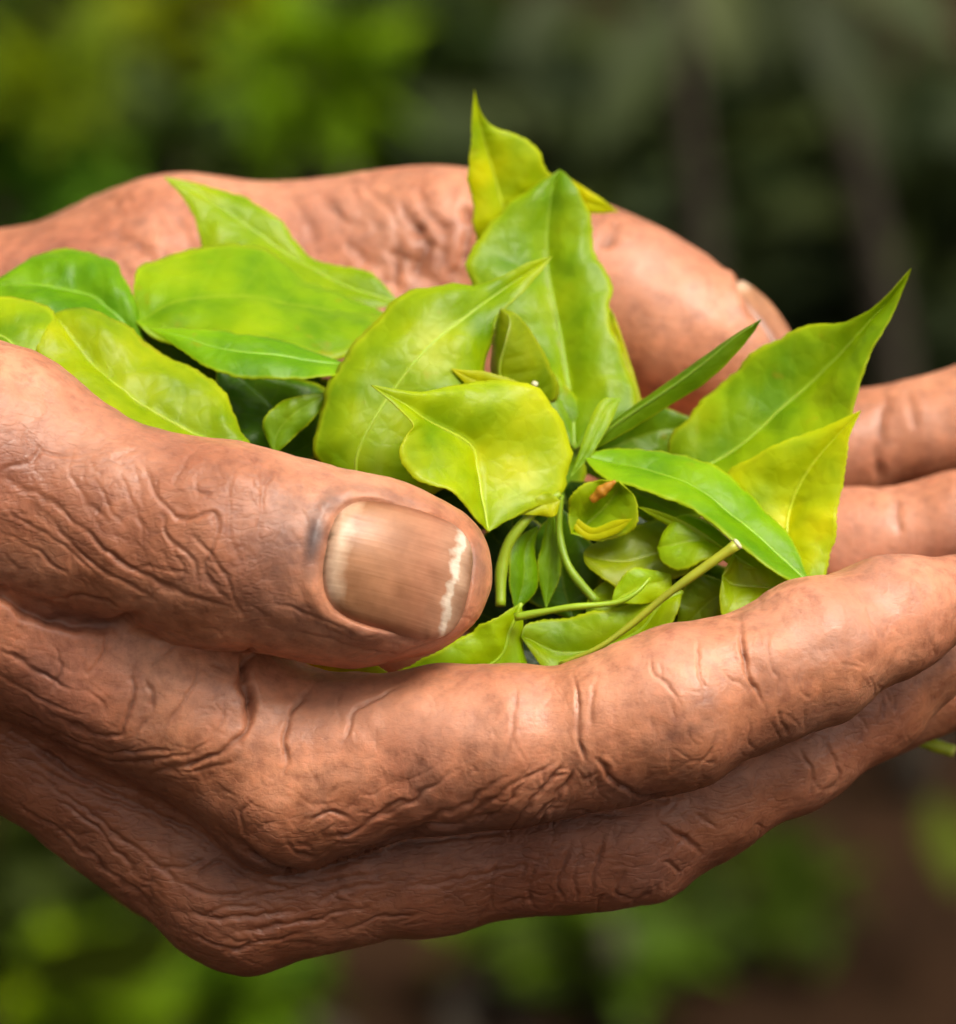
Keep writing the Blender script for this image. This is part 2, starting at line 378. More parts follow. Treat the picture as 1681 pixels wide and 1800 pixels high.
patch('lime bush in the lower left corner, brightest of the lower background', 165, 1750, 1950, 95, 70, 40, (.15, .25, .002), .042, .45)
patch('grass green bush below the lowest knuckle of the near hand', 420, 1770, 2000, 120, 50, 50, (.075, .15, .004), .045, .4)
patch('green bush under the middle of the near fingers', 990, 1700, 2100, 150, 70, 60, (.060, .11, .005), .045, .3)
patch('dim olive bush in the lower right background', 1340, 1640, 2150, 110, 80, 36, (.042, .070, .005), .045, .3)
patch('dark bush left of the lowest knuckle, under the near wrist', 110, 1590, 2150, 200, 70, 90, (.030, .046, .005), .05)

def drooping_plant(label, px, py, d, leaves, col, w_, stem_px):
    root = empty('broad_leaf_plant', world([V(stem_px, py, d)])[0] * (1, 1, 0))
    mat = foliage_material('broad_leaf', col, .5, .2)
    top = world([V(px, py, d)])[0]; p0 = np.array(root.location)
    vx, q = tube(catmull([p0 + (0, 0, -.03), (p0 + top) / 2 + (0.02, 0.01, 0), top], 12), np.linspace(.013, .006, 12), 10)
    link('stem', make_mesh('stem', vx, q), BARK, root)
    for (x0, y0, x1, y1, dd) in leaves:
        a, b = world([V(x0, y0, d + dd)])[0], world([V(x1, y1, d + dd - 30)])[0]; L_ = np.linalg.norm(b - a)
        vx, q = leaf_cloud(np.array([a]), np.array([L_]), np.array([w_ * L_]), np.array([b - a]), np.array([[0, -.6, .8]]), .12, .18)
        me = make_mesh('leaf', vx, q); attr(me, 'tint', np.full(15, random.random()))
        o = link('leaf', me, mat, root); md = o.modifiers.new('sub', 'SUBSURF'); md.levels = md.render_levels = 2
        tube_v, tube_q = tube([top, (top + a) / 2 + (0, 0, .01), a], [.004, .003, .002], 6)
        link('leaf_stalk', make_mesh('leaf_stalk', tube_v, tube_q), BARK, root)
    tag(root, label, 'plant', 'broad-leaved plants in the upper right background'); return root
drooping_plant('plant with drooping grey-green leaves right of the tall leaf tip, far behind', 1180, -60, 2000, [(1190, 0, 1040, 260, 0), (1000, -40, 900, 120, 60), (1250, -80, 1290, 130, 90)], (0.050, 0.066, 0.022), .42, 1205)
drooping_plant('plant with one long drooping leaf in the upper right corner, far behind', 1400, -120, 2100, [(1420, -40, 1580, 270, 0), (1450, -100, 1700, 60, 60), (1380, -60, 1340, 150, 90)], (0.042, 0.055, 0.016), .40, 1660)


# ------------------------------------------------------------------ hands: swept volumes blended into one skin
class Field:
    def __init__(s, lo, hi, h):
        s.lo = np.array(lo, np.float32); s.h = h
        n = np.ceil((np.array(hi) - s.lo) / h).astype(int) + 1
        s.ax = [(s.lo[i] + h * np.arange(n[i])).astype(np.float32) for i in range(3)]
        s.n = tuple(n)
    def far(s): return np.full(s.n, 60, np.float32)
    def cone(s, a, b, ra, rb, F, k, flat=None):
        # union of a tapered capsule into F with blend k (only the box it can touch is worked on)
        a = np.asarray(a, float); b = np.asarray(b, float); R = max(ra, rb) + k + 3
        lo, hi = np.minimum(a, b) - R, np.maximum(a, b) + R
        sl = []
        for i in range(3):
            i0 = int(np.clip(np.floor((lo[i] - s.lo[i]) / s.h), 0, s.n[i])); i1 = int(np.clip(np.ceil((hi[i] - s.lo[i]) / s.h) + 1, 0, s.n[i]))
            if i1 <= i0: return
            sl.append(slice(i0, i1))
        x = s.ax[0][sl[0]][:, None, None]; y = s.ax[1][sl[1]][None, :, None]; z = s.ax[2][sl[2]][None, None, :]
        ab = b - a; L2 = float(ab @ ab) + 1e-9
        dx, dy, dz = x - a[0], y - a[1], z - a[2]
        t = np.clip((dx * ab[0] + dy * ab[1] + dz * ab[2]) / L2, 0, 1).astype(np.float32)
        qx, qy, qz = dx - t * ab[0], dy - t * ab[1], dz - t * ab[2]
        d2 = qx * qx + qy * qy + qz * qz
        if flat is not None:                        # (direction, factor): thinner along that direction
            nrm, f = flat; c = qx * nrm[0] + qy * nrm[1] + qz * nrm[2]
            d2 = d2 + c * c * (1 / (f * f) - 1)
        d = np.sqrt(d2) - (ra + (rb - ra) * t)
        G = F[tuple(sl)]
        if k > 0:
            hh = np.maximum(k - np.abs(G - d), 0) / k
            G[...] = np.minimum(G, d) - hh * hh * (k * 0.25)
        else: G[...] = np.minimum(G, d)
    def chain(s, pts, F, k=3.0, flat=None):
        for p, q in zip(pts[:-1], pts[1:]):
            s.cone(V(*p[:3]), V(*q[:3]), p[3], q[3], F, k, flat)
    @staticmethod
    def blend(A, B, k):
        hh = np.maximum(k - np.abs(A - B), 0) / k
        return np.minimum(A, B) - hh * hh * (k * 0.25)
    def mesh(s, F):
        sg = F < 0; n = s.n
        cnt = np.zeros((n[0] - 1, n[1] - 1, n[2] - 1), np.int8)
        for i in (0, 1):
            for j in (0, 1):
                for k in (0, 1):
                    cnt += sg[i:n[0] - 1 + i, j:n[1] - 1 + j, k:n[2] - 1 + k]
        cells = np.argwhere((cnt > 0) & (cnt < 8))
        vid = np.full(cnt.shape, -1, np.int32); vid[tuple(cells.T)] = np.arange(len(cells))
        acc = np.zeros((len(cells), 3)); num = np.zeros(len(cells))
        corners = [(i, j, k) for i in (0, 1) for j in (0, 1) for k in (0, 1)]
        val = {c: F[cells[:, 0] + c[0], cells[:, 1] + c[1], cells[:, 2] + c[2]] for c in corners}
        for c in corners:
            for axis in range(3):
                if c[axis]: continue
                e = list(c); e[axis] = 1; e = tuple(e)
                va, vb = val[c], val[e]; m = (va < 0) != (vb < 0)
                t = np.where(m, va / np.where(m, va - vb, 1), 0)
                pos = np.tile(np.array(c, float), (len(cells), 1)); pos[:, axis] = t
                acc[m] += pos[m]; num[m] += 1
        P = s.lo + s.h * (cells + acc / num[:, None])
        quads = []
        for axis in range(3):
            o1, o2 = [(1, 2), (2, 0), (0, 1)][axis]
            a = np.take(sg, range(n[axis] - 1), axis); b = np.take(sg, range(1, n[axis]), axis)
            E = np.argwhere(a != b)
            E = E[(E[:, o1] > 0) & (E[:, o2] > 0) & (E[:, o1] < n[o1] - 1) & (E[:, o2] < n[o2] - 1)]
            ins = a[tuple(E.T)]
            def cell(d1, d2):
                q = E.copy(); q[:, o1] += d1; q[:, o2] += d2; return vid[tuple(q.T)]
            q = np.stack([cell(-1, -1), cell(0, -1), cell(0, 0), cell(-1, 0)], 1)
            q[~ins] = q[~ins][:, ::-1]
            quads.append(q)
        Q = np.vstack(quads); Q = Q[(Q >= 0).all(1)]
        return P, Q

def subdivide(P, Q):
    # one Catmull-Clark step
    n = len(P); fp = P[Q].mean(1)
    e = np.stack([Q, np.roll(Q, -1, 1)], -1).reshape(-1, 2); e.sort(1)
    key = e[:, 0].astype(np.int64) * n + e[:, 1]
    uk, inv = np.unique(key, return_inverse=True); inv = inv.ravel()
    ea, eb = (uk // n).astype(int), (uk % n).astype(int); m = len(uk)
    fi = np.repeat(np.arange(len(Q)), 4)
    def scat(idx, val, size): return np.stack([np.bincount(idx, val[:, k], size) for k in range(3)], 1)
    fsum = scat(inv, fp[fi], m); fc = np.bincount(inv, minlength=m)[:, None]
    mid = (P[ea] + P[eb]) / 2
    ep = np.where(fc == 2, (P[ea] + P[eb] + fsum) / 4, mid)
    val = np.bincount(Q.ravel(), minlength=n)[:, None].clip(1)
    Fv = scat(Q.ravel(), np.repeat(fp, 4, 0), n) / val
    Rv = (scat(ea, mid, n) + scat(eb, mid, n)) / np.maximum(np.bincount(ea, minlength=n) + np.bincount(eb, minlength=n), 1)[:, None]
    vp = (Fv + 2 * Rv + (val - 3) * P) / val
    ei = inv.reshape(-1, 4) + n; f = np.arange(len(Q)) + n + m
    q = np.stack([np.stack([Q[:, k], ei[:, k], f, ei[:, (k - 1) % 4]], 1) for k in range(4)], 1).reshape(-1, 4)
    return np.vstack([vp, ep, fp]), q

def visible(P, Nn, tol=3.0):
    px, py = to_px(P); c = 5
    ix = np.clip(((px + 600) / c).astype(int), 0, 599); iy = np.clip(((py + 200) / c).astype(int), 0, 499)
    z = np.full((600, 500), 1e9); np.minimum.at(z, (ix, iy), P[:, 1])
    return (P[:, 1] < z[ix, iy] + tol) & (Nn[:, 1] < 0.25)

def polydist(px, py, pts):
    best = np.full(len(px), 1e9); along = np.zeros(len(px))
    pts = np.asarray(pts, float); seg = np.linalg.norm(np.diff(pts, axis=0), axis=1); tot = seg.sum(); s0 = 0
    for (a, b, l) in zip(pts[:-1], pts[1:], seg):
        t = np.clip(((px - a[0]) * (b[0] - a[0]) + (py - a[1]) * (b[1] - a[1])) / (l * l + 1e-9), 0, 1)
        d = np.hypot(px - a[0] - t * (b[0] - a[0]), py - a[1] - t * (b[1] - a[1]))
        m = d < best; best[m] = d[m]; along[m] = (s0 + t * l)[m] / tot; s0 += l
    return best, along

def carve(P, Nn, creases, dirt, deep=0.80, narrow=0.52):
    # creases: (polyline in picture coordinates, depth mm, half width mm), cut into the skin it lies on
    vis = np.where(visible(P, Nn))[0]
    px, py = to_px(P[vis]); disp = np.zeros(len(P))
    for pts, dep, wid in creases:
        dep *= deep; wid *= narrow
        pts2 = catmull(np.array(pts, float), max(6, 5 * len(pts)))
        r = wid * PXMM * 4
        m = (px > pts2[:, 0].min() - r) & (px < pts2[:, 0].max() + r) & (py > pts2[:, 1].min() - r) & (py < pts2[:, 1].max() + r)
        if not m.any(): continue
        idx = vis[m]
        jx = 7 * vnoise(P[idx] / 2.6 + 11) + 3 * vnoise(P[idx] / 1.1 + 5); jy = 7 * vnoise(P[idx] / 2.6 + 37) + 3 * vnoise(P[idx] / 1.1 + 15)
        d, al = polydist(px[m] + jx, py[m] + jy, pts2); d = d / PXMM
        taper = np.clip(np.minimum(al, 1 - al) * 4 + 0.1, 0, 1) * (0.75 + 0.4 * vnoise(P[idx] / 2.0 + 71))
        g = np.exp(-(d / wid) ** 2); ridge = np.exp(-((d - 2.2 * wid) / (1.2 * wid)) ** 2)
        disp[idx] += (-dep * g + 0.05 * dep * ridge) * taper
        dirt[idx] = np.maximum(dirt[idx], np.exp(-(d / (wid * 0.8)) ** 2) * taper * min(1.0, dep * 1.15))
    P += Nn * disp[:, None]
    return P

def stamp(P, Nn, blobs):
    vis = visible(P, Nn); px, py = to_px(P); out = np.zeros(len(P))
    wob = 1 + 0.25 * vnoise(P / 2.7 + 5)
    for x, y, rx, ry, rot, amt in blobs:
        c, s_ = math.cos(math.radians(rot)), math.sin(math.radians(rot))
        u = ((px - x) * c + (py - y) * s_) / rx; v = (-(px - x) * s_ + (py - y) * c) / ry
        out = np.maximum(out, amt * np.exp(-(u * u + v * v) * wob))
    return np.where(vis, out, 0)

def nail_fit(P, Nn, centre, n, a, hl, hw):
    # fit a quadric to the finger under the nail, sink the skin there, raise the folds round it
    n = unit(n); a = unit(np.asarray(a) - n * np.dot(a, n)); b = np.cross(n, a)
    R = P - centre; s, t, h = R @ a, R @ b, R @ n
    near = (np.abs(s) < hl * 2.2) & (np.abs(t) < hw * 2.2) & (Nn @ n > -0.1) & (np.abs(h) < 14)
    fitm = (np.abs(s) < hl) & (np.abs(t) < hw) & (Nn @ n > 0.25) & (np.abs(h) < 9)
    s1, t1 = s[fitm], t[fitm]
    A = np.stack([np.ones_like(s1), s1, t1, s1 * s1, t1 * t1, s1 * t1], 1)
    c = np.linalg.lstsq(A, h[fitm], rcond=None)[0]
    surf = lambda s, t: c[0] + c[1] * s + c[2] * t + c[3] * s * s + c[4] * t * t + c[5] * s * t
    def rad(s, t): return (np.abs(s / hl) ** 3.2 + np.abs(t / hw) ** 3.2) ** (1 / 3.2)
    idx = np.where(near)[0]; r = rad(s[idx], t[idx])
    inside = np.clip((1.06 - r) / 0.10, 0, 1); inside = inside * inside * (3 - 2 * inside)
    target = surf(s[idx], t[idx]) - 0.55
    dh = (target - h[idx]) * inside
    fold = np.exp(-((r - 1.16) / 0.10) ** 2) * np.clip(0.75 - s[idx] / hl * 0.75, 0, 1) * (Nn[idx] @ n > 0)
    P[idx] += n * (dh + 0.42 * fold * (1 + .5 * vnoise(P[idx] / 1.6)))[:, None]
    U, W = 33, 25
    uu, ww = np.meshgrid(np.linspace(-1, 1, U), np.linspace(-1, 1, W), indexing='ij')
    # square to superellipse
    k = (np.abs(uu) ** 3.2 + np.abs(ww) ** 3.2) ** (1 / 3.2); mx = np.maximum(np.abs(uu), np.abs(ww)); f = np.where(k > 0, mx / np.maximum(k, 1e-9), 1)
    ss, tt = uu * f * hl, ww * f * hw
    rr = rad(ss, tt)
    hh = surf(ss, tt) + 0.12 - 0.55 * np.clip(rr - 0.9, 0, 1) / 0.1 * (uu < 0.6) + 0.35 * np.clip(uu - 0.7, 0, 1)
    top = centre + ss[..., None] * a + tt[..., None] * b + hh[..., None] * n
    bot = top - 0.5 * n
    X = np.concatenate([top.reshape(-1, 3), bot.reshape(-1, 3)])
    I = np.arange(U * W).reshape(U, W); q = np.stack([I[:-1, :-1], I[1:, :-1], I[1:, 1:], I[:-1, 1:]], -1).reshape(-1, 4)
    Q = [q, q[:, ::-1] + U * W]
    ring = np.concatenate([I[:, 0], I[-1, 1:], I[-2::-1, -1], I[0, -2:0:-1]]); r2 = np.roll(ring, -1)
    Q.append(np.stack([r2, ring, ring + U * W, r2 + U * W], 1))
    uvs = np.stack([(ss / hl * .5 + .5).ravel(), (tt / hw * .5 + .5).ravel()], 1)
    return P, X, np.vstack(Q), np.vstack([uvs, uvs])

def build_nail(name, X, Q, uvs, parent):
    me = make_mesh(name, world(X), Q)
    uvl = me.uv_layers.new(name='UVMap'); li = np.empty(len(me.loops), np.int32); me.loops.foreach_get('vertex_index', li)
    uvl.data.foreach_set('uv', uvs[li].astype(np.float32).ravel())
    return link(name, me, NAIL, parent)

def relax(P, Q, it):
    n = len(P); a = Q.ravel(); b = np.roll(Q, -1, 1).ravel(); c = (np.bincount(a, minlength=n) + np.bincount(b, minlength=n))[:, None]
    for _ in range(it):
        acc = np.stack([np.bincount(a, P[b, k], n) + np.bincount(b, P[a, k], n) for k in range(3)], 1)
        P = 0.5 * P + 0.5 * acc / c
    return P

# ---- near hand
f = Field((-112, -26, -72), (74, 84, 30), 0.5)
palm = f.far()
f.chain([(-800, 640, 30, 21), (-450, 800, 20, 16), (0, 1050, 14, 13.2), (520, 1345, 15, 11.4)], palm, 4)        # index metacarpal
f.chain([(-800, 760, 44, 21), (-450, 880, 36, 15), (0, 1235, 29, 11.6), (415, 1565, 27, 10.4)], palm, 4)         # middle
f.chain([(-800, 720, 58, 20), (-450, 880, 52, 14), (300, 1490, 48, 9.5)], palm, 5)
f.chain([(-800, 680, 66, 18), (-450, 840, 66, 12), (200, 1390, 66, 8.5)], palm, 6)
f.chain([(-300, 830, 40, 14), (200, 1220, 42, 10), (420, 1330, 44, 9)], palm, 6)                                # palm flesh
f.chain([(-100, 1010, 18, 13), (120, 1105, 16, 10.4), (300, 1180, 15, 8.4), (385, 1215, 14.5, 7.4)], palm, 3)       # web of the thumb
f.cone(V(500, 1400, 13), V(600, 1385, 13), 9.5, 9.0, palm, 4)                                                   # index knuckle pad
thumb = f.far()
f.chain([(-800, 560, 34, 22), (-350, 715, 20, 18.5), (-20, 832, 8, 15.6), (160, 902, 5, 12.2), (280, 938, 3, 11.4), (400, 957, 2, 12.3)], thumb, 4)
f.chain([(400, 955, 2, 12.3), (540, 985, 3, 11.7), (650, 1005, 4, 11.1), (738, 1022, 5.5, 8.9)], thumb, 4)
f.cone(V(700, 965, 5), V(760, 985, 7), 7.0, 6.3, thumb, 4)
fing = f.far()
fk = 0.35
for ch in ([(520, 1345, 15, 11.4), (790, 1318, 11, 10.2), (910, 1308, 9, 10.0), (1025, 1296, 8, 8.6), (1090, 1278, 7, 9.0), (1190, 1244, 7, 9.8), (1316, 1198, 9, 8.3), (1430, 1144, 12, 9.0), (1570, 1085, 17, 7.4), (1690, 1045, 22, 5.6)],
           [(415, 1565, 27, 10.4), (760, 1515, 26, 9.2), (1010, 1480, 24, 8.6), (1110, 1462, 24, 9.0), (1240, 1395, 25, 8.2), (1390, 1318, 28, 7.9), (1530, 1225, 32, 7.4), (1650, 1140, 36, 6.0)],
           [(300, 1490, 48, 9.5), (1080, 1425, 44, 8.6), (1400, 1290, 48, 7.8), (1700, 1185, 54, 6.4)],
           [(200, 1390, 66, 8.5), (950, 1330, 62, 7.4), (1250, 1240, 64, 6.6), (1480, 1150, 68, 5.6)]):
    g = f.far(); f.chain(ch, g, 3.0); fing = Field.blend(fing, g, fk)
F = Field.blend(palm, fing, 2.6)
F = Field.blend(F, thumb, 1.2)
P, Q = f.mesh(F)
P = relax(P, Q, 5)
P, Q = subdivide(P, Q); me = make_mesh('hand', P, Q); Nn = normals_of(me)
P += Nn * (0.42 * vnoise(P / 9.0) + 0.28 * vnoise(P / 4.2 + 9) + 0.10 * vnoise(P / 1.9 + 19))[:, None]
me.vertices.foreach_set('co', P.astype(np.float32).ravel()); me.update(); Nn = normals_of(me)
pv = visible(P, Nn); pxa, pya = to_px(P)
c_m = pv & (np.hypot(pxa - 700, pya - 993) < 12)
nail_c = P[c_m].mean(0)
P, nX, nQ, nUV = nail_fit(P, Nn, nail_c, (0.03, -1, 0.17), V(828, 1022, 6) - V(568, 965, 3), 9.2, 7.9)
me.vertices.foreach_set('co', P.astype(np.float32).ravel()); me.update(); Nn = normals_of(me)
dirt = np.zeros(len(P))
K = []
def cr(dep, wid, *pts): K.append((pts, dep, wid))
# index finger
cr(.75, .5, (1008, 1180), (1016, 1230), (1022, 1290), (1032, 1345)); cr(.35, .45, (1046, 1190), (1038, 1240), (1040, 1290))
cr(.85, .5, (1296, 1090), (1304, 1150), (1322, 1205), (1348, 1240)); cr(.35, .4, (1141, 1151), (1151, 1193), (1177, 1214), (1198, 1245))
cr(.9, .6, (1045, 1335), (1090, 1375), (1130, 1400), (1185, 1392)); cr(.4, .4, (1225, 1120), (1230, 1180), (1248, 1215))
cr(.6, .5, (994, 1335), (931, 1413), (894, 1466)); cr(.6, .5, (1020, 1340), (973, 1403), (920, 1455)); cr(.45, .45, (983, 1330), (863, 1405), (800, 1450))
cr(.55, .45, (1000, 1370), (960, 1430), (930, 1470)); cr(.5, .45, (999, 1425), (1050, 1432), (1093, 1428)); cr(.4, .45, (940, 1360), (880, 1420), (840, 1462))
cr(.35, .4, (1060, 1360), (1050, 1395), (1070, 1420)); cr(.35, .4, (1371, 1250), (1382, 1290)); cr(.3, .4, (905, 1200), (900, 1290), (880, 1350))
cr(.35, .4, (1345, 1110), (1352, 1160), (1375, 1210)); cr(.3, .4, (1270, 1270), (1250, 1320), (1215, 1360))
# middle finger
cr(.6, .5, (1062, 1471), (1051, 1529), (1036, 1585)); cr(.5, .45, (1004, 1487), (983, 1555), (994, 1590)); cr(.75, .5, (1150, 1440), (1198, 1471), (1235, 1500))
cr(.4, .4, (1219, 1430), (1261, 1458)); cr(.6, .5, (1093, 1530), (1088, 1572), (1114, 1585), (1141, 1565)); cr(.5, .5, (1167, 1510), (1198, 1529))
cr(.6, .5, (1437, 1298), (1460, 1319), (1476, 1366), (1450, 1395)); cr(.4, .4, (1405, 1320), (1425, 1360), (1420, 1395)); cr(.4, .4, (1025, 1480), (1012, 1540), (1014, 1590))
cr(.4, .4, (950, 1500), (930, 1560), (940, 1600)); cr(.35, .4, (880, 1500), (865, 1560), (870, 1610)); cr(.4, .4, (1500, 1255), (1530, 1290)); cr(.35, .45, (700, 1560), (820, 1545), (930, 1520))
# web and index base
cr(2.4, 1.1, (440, 1135), (424, 1190), (440, 1235), (434, 1275)); cr(.95, .6, (438, 1140), (420, 1200), (440, 1239), (436, 1277), (407, 1314), (321, 1346), (257, 1362)); cr(.85, .55, (556, 1205), (519, 1245), (503, 1298), (498, 1365))
cr(.65, .5, (700, 1212), (632, 1245), (616, 1277), (598, 1306)); cr(.5, .45, (187, 1105), (182, 1154), (150, 1191)); cr(.5, .45, (311, 1127), (280, 1160), (257, 1190))
cr(.6, .5, (236, 1150), (230, 1250), (203, 1293), (134, 1277), (70, 1239)); cr(.55, .45, (0, 1234), (107, 1293), (214, 1325), (321, 1320)); cr(.5, .45, (32, 1265), (134, 1320), (241, 1345), (375, 1312))
cr(.45, .45, (265, 1180), (262, 1250), (240, 1300)); cr(.4, .4, (350, 1160), (330, 1220), (290, 1280)); cr(.4, .45, (-10, 1180), (60, 1225), (150, 1260)); cr(.45, .45, (0, 1140), (60, 1180), (130, 1210))
cr(.4, .4, (90, 1130), (110, 1180), (90, 1220)); cr(.4, .4, (400, 1230), (380, 1290), (330, 1325)); cr(.35, .4, (290, 1360), (370, 1350), (440, 1320))
cr(.45, .5, (0, 1285), (100, 1340), (200, 1380), (300, 1400)); cr(.4, .5, (20, 1320), (120, 1375), (230, 1420), (330, 1440))
# valley under the index knuckle, back of the hand
cr(1.2, .9, (375, 1440), (444, 1503), (509, 1534), (578, 1530), (642, 1500), (750, 1455), (878, 1432)); cr(.6, .55, (562, 1475), (616, 1464), (691, 1416), (739, 1400)); cr(.6, .5, (680, 1470), (760, 1440), (830, 1405), (880, 1375))
cr(.5, .5, (600, 1510), (690, 1490), (800, 1470), (900, 1462)); cr(.5, .5, (640, 1450), (720, 1410), (790, 1360)); cr(.45, .5, (540, 1450), (580, 1430), (620, 1440)); cr(.45, .5, (500, 1470), (520, 1500), (560, 1505))
cr(.8, .7, (0, 1262), (107, 1345), (214, 1402), (300, 1440), (380, 1490)); cr(.5, .5, (160, 1400), (268, 1435), (340, 1480))
cr(.6, .6, (305, 1598), (428, 1614), (535, 1598)); cr(.55, .55, (400, 1640), (535, 1618), (642, 1600)); cr(.45, .5, (380, 1680), (455, 1655), (540, 1640)); cr(.55, .5, (270, 1520), (320, 1530), (370, 1510)); cr(.5, .5, (340, 1560), (380, 1520), (420, 1530), (460, 1560))
cr(.5, .5, (300, 1550), (380, 1570), (450, 1565)); cr(.5, .5, (420, 1580), (500, 1570), (560, 1550)); cr(.5, .55, (54, 1352), (161, 1432), (268, 1518), (321, 1571)); cr(.5, .55, (0, 1400), (107, 1464), (214, 1550), (300, 1635))
cr(.45, .5, (560, 1590), (620, 1560), (680, 1550)); cr(.4, .5, (600, 1640), (680, 1610), (760, 1600)); cr(.4, .45, (350, 1610), (400, 1590), (460, 1600)); cr(.45, .5, (100, 1400), (180, 1470), (250, 1540)); cr(.4, .45, (440, 1480), (420, 1440), (440, 1400))
cr(.5, .5, (450, 1545), (520, 1560), (620, 1545), (700, 1520)); cr(.4, .5, (330, 1640), (400, 1665), (470, 1665))
# thumb
cr(0.27, .45, (487, 805), (466, 875), (452, 955)); cr(0.24, .45, (343, 790), (315, 830), (300, 860)); cr(0.54, .55, (252, 816), (278, 880), (321, 912), (375, 901), (375, 955), (364, 1003), (407, 1062))
cr(0.41, .5, (278, 901), (305, 955), (343, 987), (352, 1040)); cr(0.48, .55, (0, 828), (54, 816), (80, 780)); cr(0.48, .6, (0, 836), (80, 880), (161, 944), (241, 1008), (321, 1040), (412, 1073))
cr(0.34, .5, (54, 880), (134, 965), (214, 1024), (280, 1060)); cr(0.31, .45, (332, 923), (385, 998), (428, 1089)); cr(0.31, .45, (210, 840), (240, 900), (250, 950)); cr(0.27, .45, (160, 830), (190, 890), (230, 930))
cr(0.27, .45, (420, 820), (400, 880), (405, 950), (430, 1010)); cr(0.31, .5, (120, 820), (150, 880), (200, 920)); cr(0.27, .45, (0, 930), (60, 970), (120, 1020)); cr(0.27, .45, (0, 880), (50, 920), (110, 960), (180, 1020))
cr(0.24, .4, (300, 870), (340, 860), (380, 870)); cr(0.24, .4, (230, 1000), (290, 1000), (330, 1020)); cr(0.24, .4, (470, 1060), (540, 1080), (620, 1110)); cr(0.24, .4, (290, 940), (320, 1000), (310, 1040))
cr(2.6, 1.4, (-20, 1030), (64, 1078), (123, 1097), (203, 1097), (262, 1074)); cr(0.54, .6, (80, 1058), (161, 1052), (214, 1068)); cr(0.27, .4, (30, 760), (90, 800), (160, 800)); cr(0.27, .4, (520, 1110), (620, 1135), (720, 1145), (790, 1110))
# fine random cross lines where the skin is loose
def scatter(n, x0, x1, y0, y1, ang, spread, ln, dep, wid):
    for _ in range(n):
        x, y = random.uniform(x0, x1), random.uniform(y0, y1); a = math.radians(ang + random.gauss(0, spread)); l = ln * random.uniform(.5, 1.4); bend = random.uniform(-.25, .25)
        K.append((((x - l * math.cos(a), y - l * math.sin(a)), (x - bend * l * math.sin(a), y + bend * l * math.cos(a)), (x + l * math.cos(a), y + l * math.sin(a))), dep * random.uniform(.35, 1.0), wid * random.uniform(.8, 1.2)))
scatter(150, 0, 470, 780, 1080, 52, 30, 20, .15, .34); scatter(120, 0, 420, 1100, 1400, 28, 32, 26, .16, .34); scatter(200, 10, 660, 1370, 1700, 22, 30, 28, .17, .36)
scatter(110, 560, 1000, 1360, 1630, -28, 24, 28, .19, .34); scatter(80, 900, 1220, 1340, 1600, -60, 26, 22, .27, .34); scatter(80, 1150, 1660, 1160, 1490, 60, 30, 20, .22, .34)
scatter(60, 480, 1250, 1190, 1380, 85, 20, 22, .13, .34); scatter(40, 420, 580, 820, 1130, 80, 22, 24, .14, .34); scatter(34, 1330, 1660, 1000, 1180, 70, 20, 20, .12, .34); scatter(30, 560, 860, 1090, 1165, 10, 25, 22, .14, .32)
P = carve(P, Nn, K, dirt)
me.vertices.foreach_set('co', P.astype(np.float32).ravel()); me.update(); Nn = normals_of(me)
stain_shade = stamp(P, Nn, [(552, 945, 24, 70, 8, 1.0), (578, 884, 34, 26, -40, .75), (505, 955, 70, 110, 8, .5), (845, 1000, 14, 60, 5, .3), (1190, 1290, 60, 24, -20, .3), (1110, 1400, 90, 30, 10, .35), (1420, 1270, 120, 30, -28, .3), (80, 1180, 60, 40, 30, .35), (600, 1120, 120, 34, 10, .4), (700, 1120, 120, 16, 8, .45), (840, 960, 14, 60, 10, .4), (690, 872, 90, 10, 14, .35), (470, 1050, 120, 50, 10, .3), (760, 1470, 200, 22, -12, .5), (1000, 1440, 120, 22, -5, .45), (480, 1530, 100, 20, 10, .45), (1140, 1540, 60, 36, -20, .35), (160, 1090, 90, 20, 5, .35)])  # grime round the nail, plus shade painted into the finger valleys
pale = stamp(P, Nn, [(700, 1250, 330, 60, 0, .8), (1180, 1180, 130, 60, -20, .8), (1480, 1090, 170, 60, -24, .9), (120, 740, 190, 60, 22, .55), (620, 835, 160, 36, 16, .6), (330, 1230, 90, 60, 20, .4), (760, 1130, 60, 24, -10, .4)])
# the back of the hand and knuckles are browner than the palm side, with underside shade painted in: distance below the finger axis line
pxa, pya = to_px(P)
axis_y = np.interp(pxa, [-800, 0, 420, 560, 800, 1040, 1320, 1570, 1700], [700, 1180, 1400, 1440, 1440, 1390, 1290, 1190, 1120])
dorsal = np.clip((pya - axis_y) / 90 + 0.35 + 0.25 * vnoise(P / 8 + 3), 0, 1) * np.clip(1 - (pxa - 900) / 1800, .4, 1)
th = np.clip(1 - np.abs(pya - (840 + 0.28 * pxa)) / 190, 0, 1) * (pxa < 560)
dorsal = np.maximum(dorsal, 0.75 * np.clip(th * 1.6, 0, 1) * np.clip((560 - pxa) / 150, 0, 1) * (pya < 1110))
for nm_, dt in (('dirt', dirt), ('stain_shade', stain_shade), ('pale', pale), ('dorsal', dorsal)): attr(me, nm_, dt)
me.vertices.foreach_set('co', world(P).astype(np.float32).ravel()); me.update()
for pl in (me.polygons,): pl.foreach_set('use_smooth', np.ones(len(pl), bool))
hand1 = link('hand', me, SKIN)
tag(hand1, 'wrinkled brown hand nearest the viewer, thumb with wide ridged nail over the leaves', 'hand', 'cupped hands')
build_nail('thumb_nail', nX, nQ, nUV, hand1)

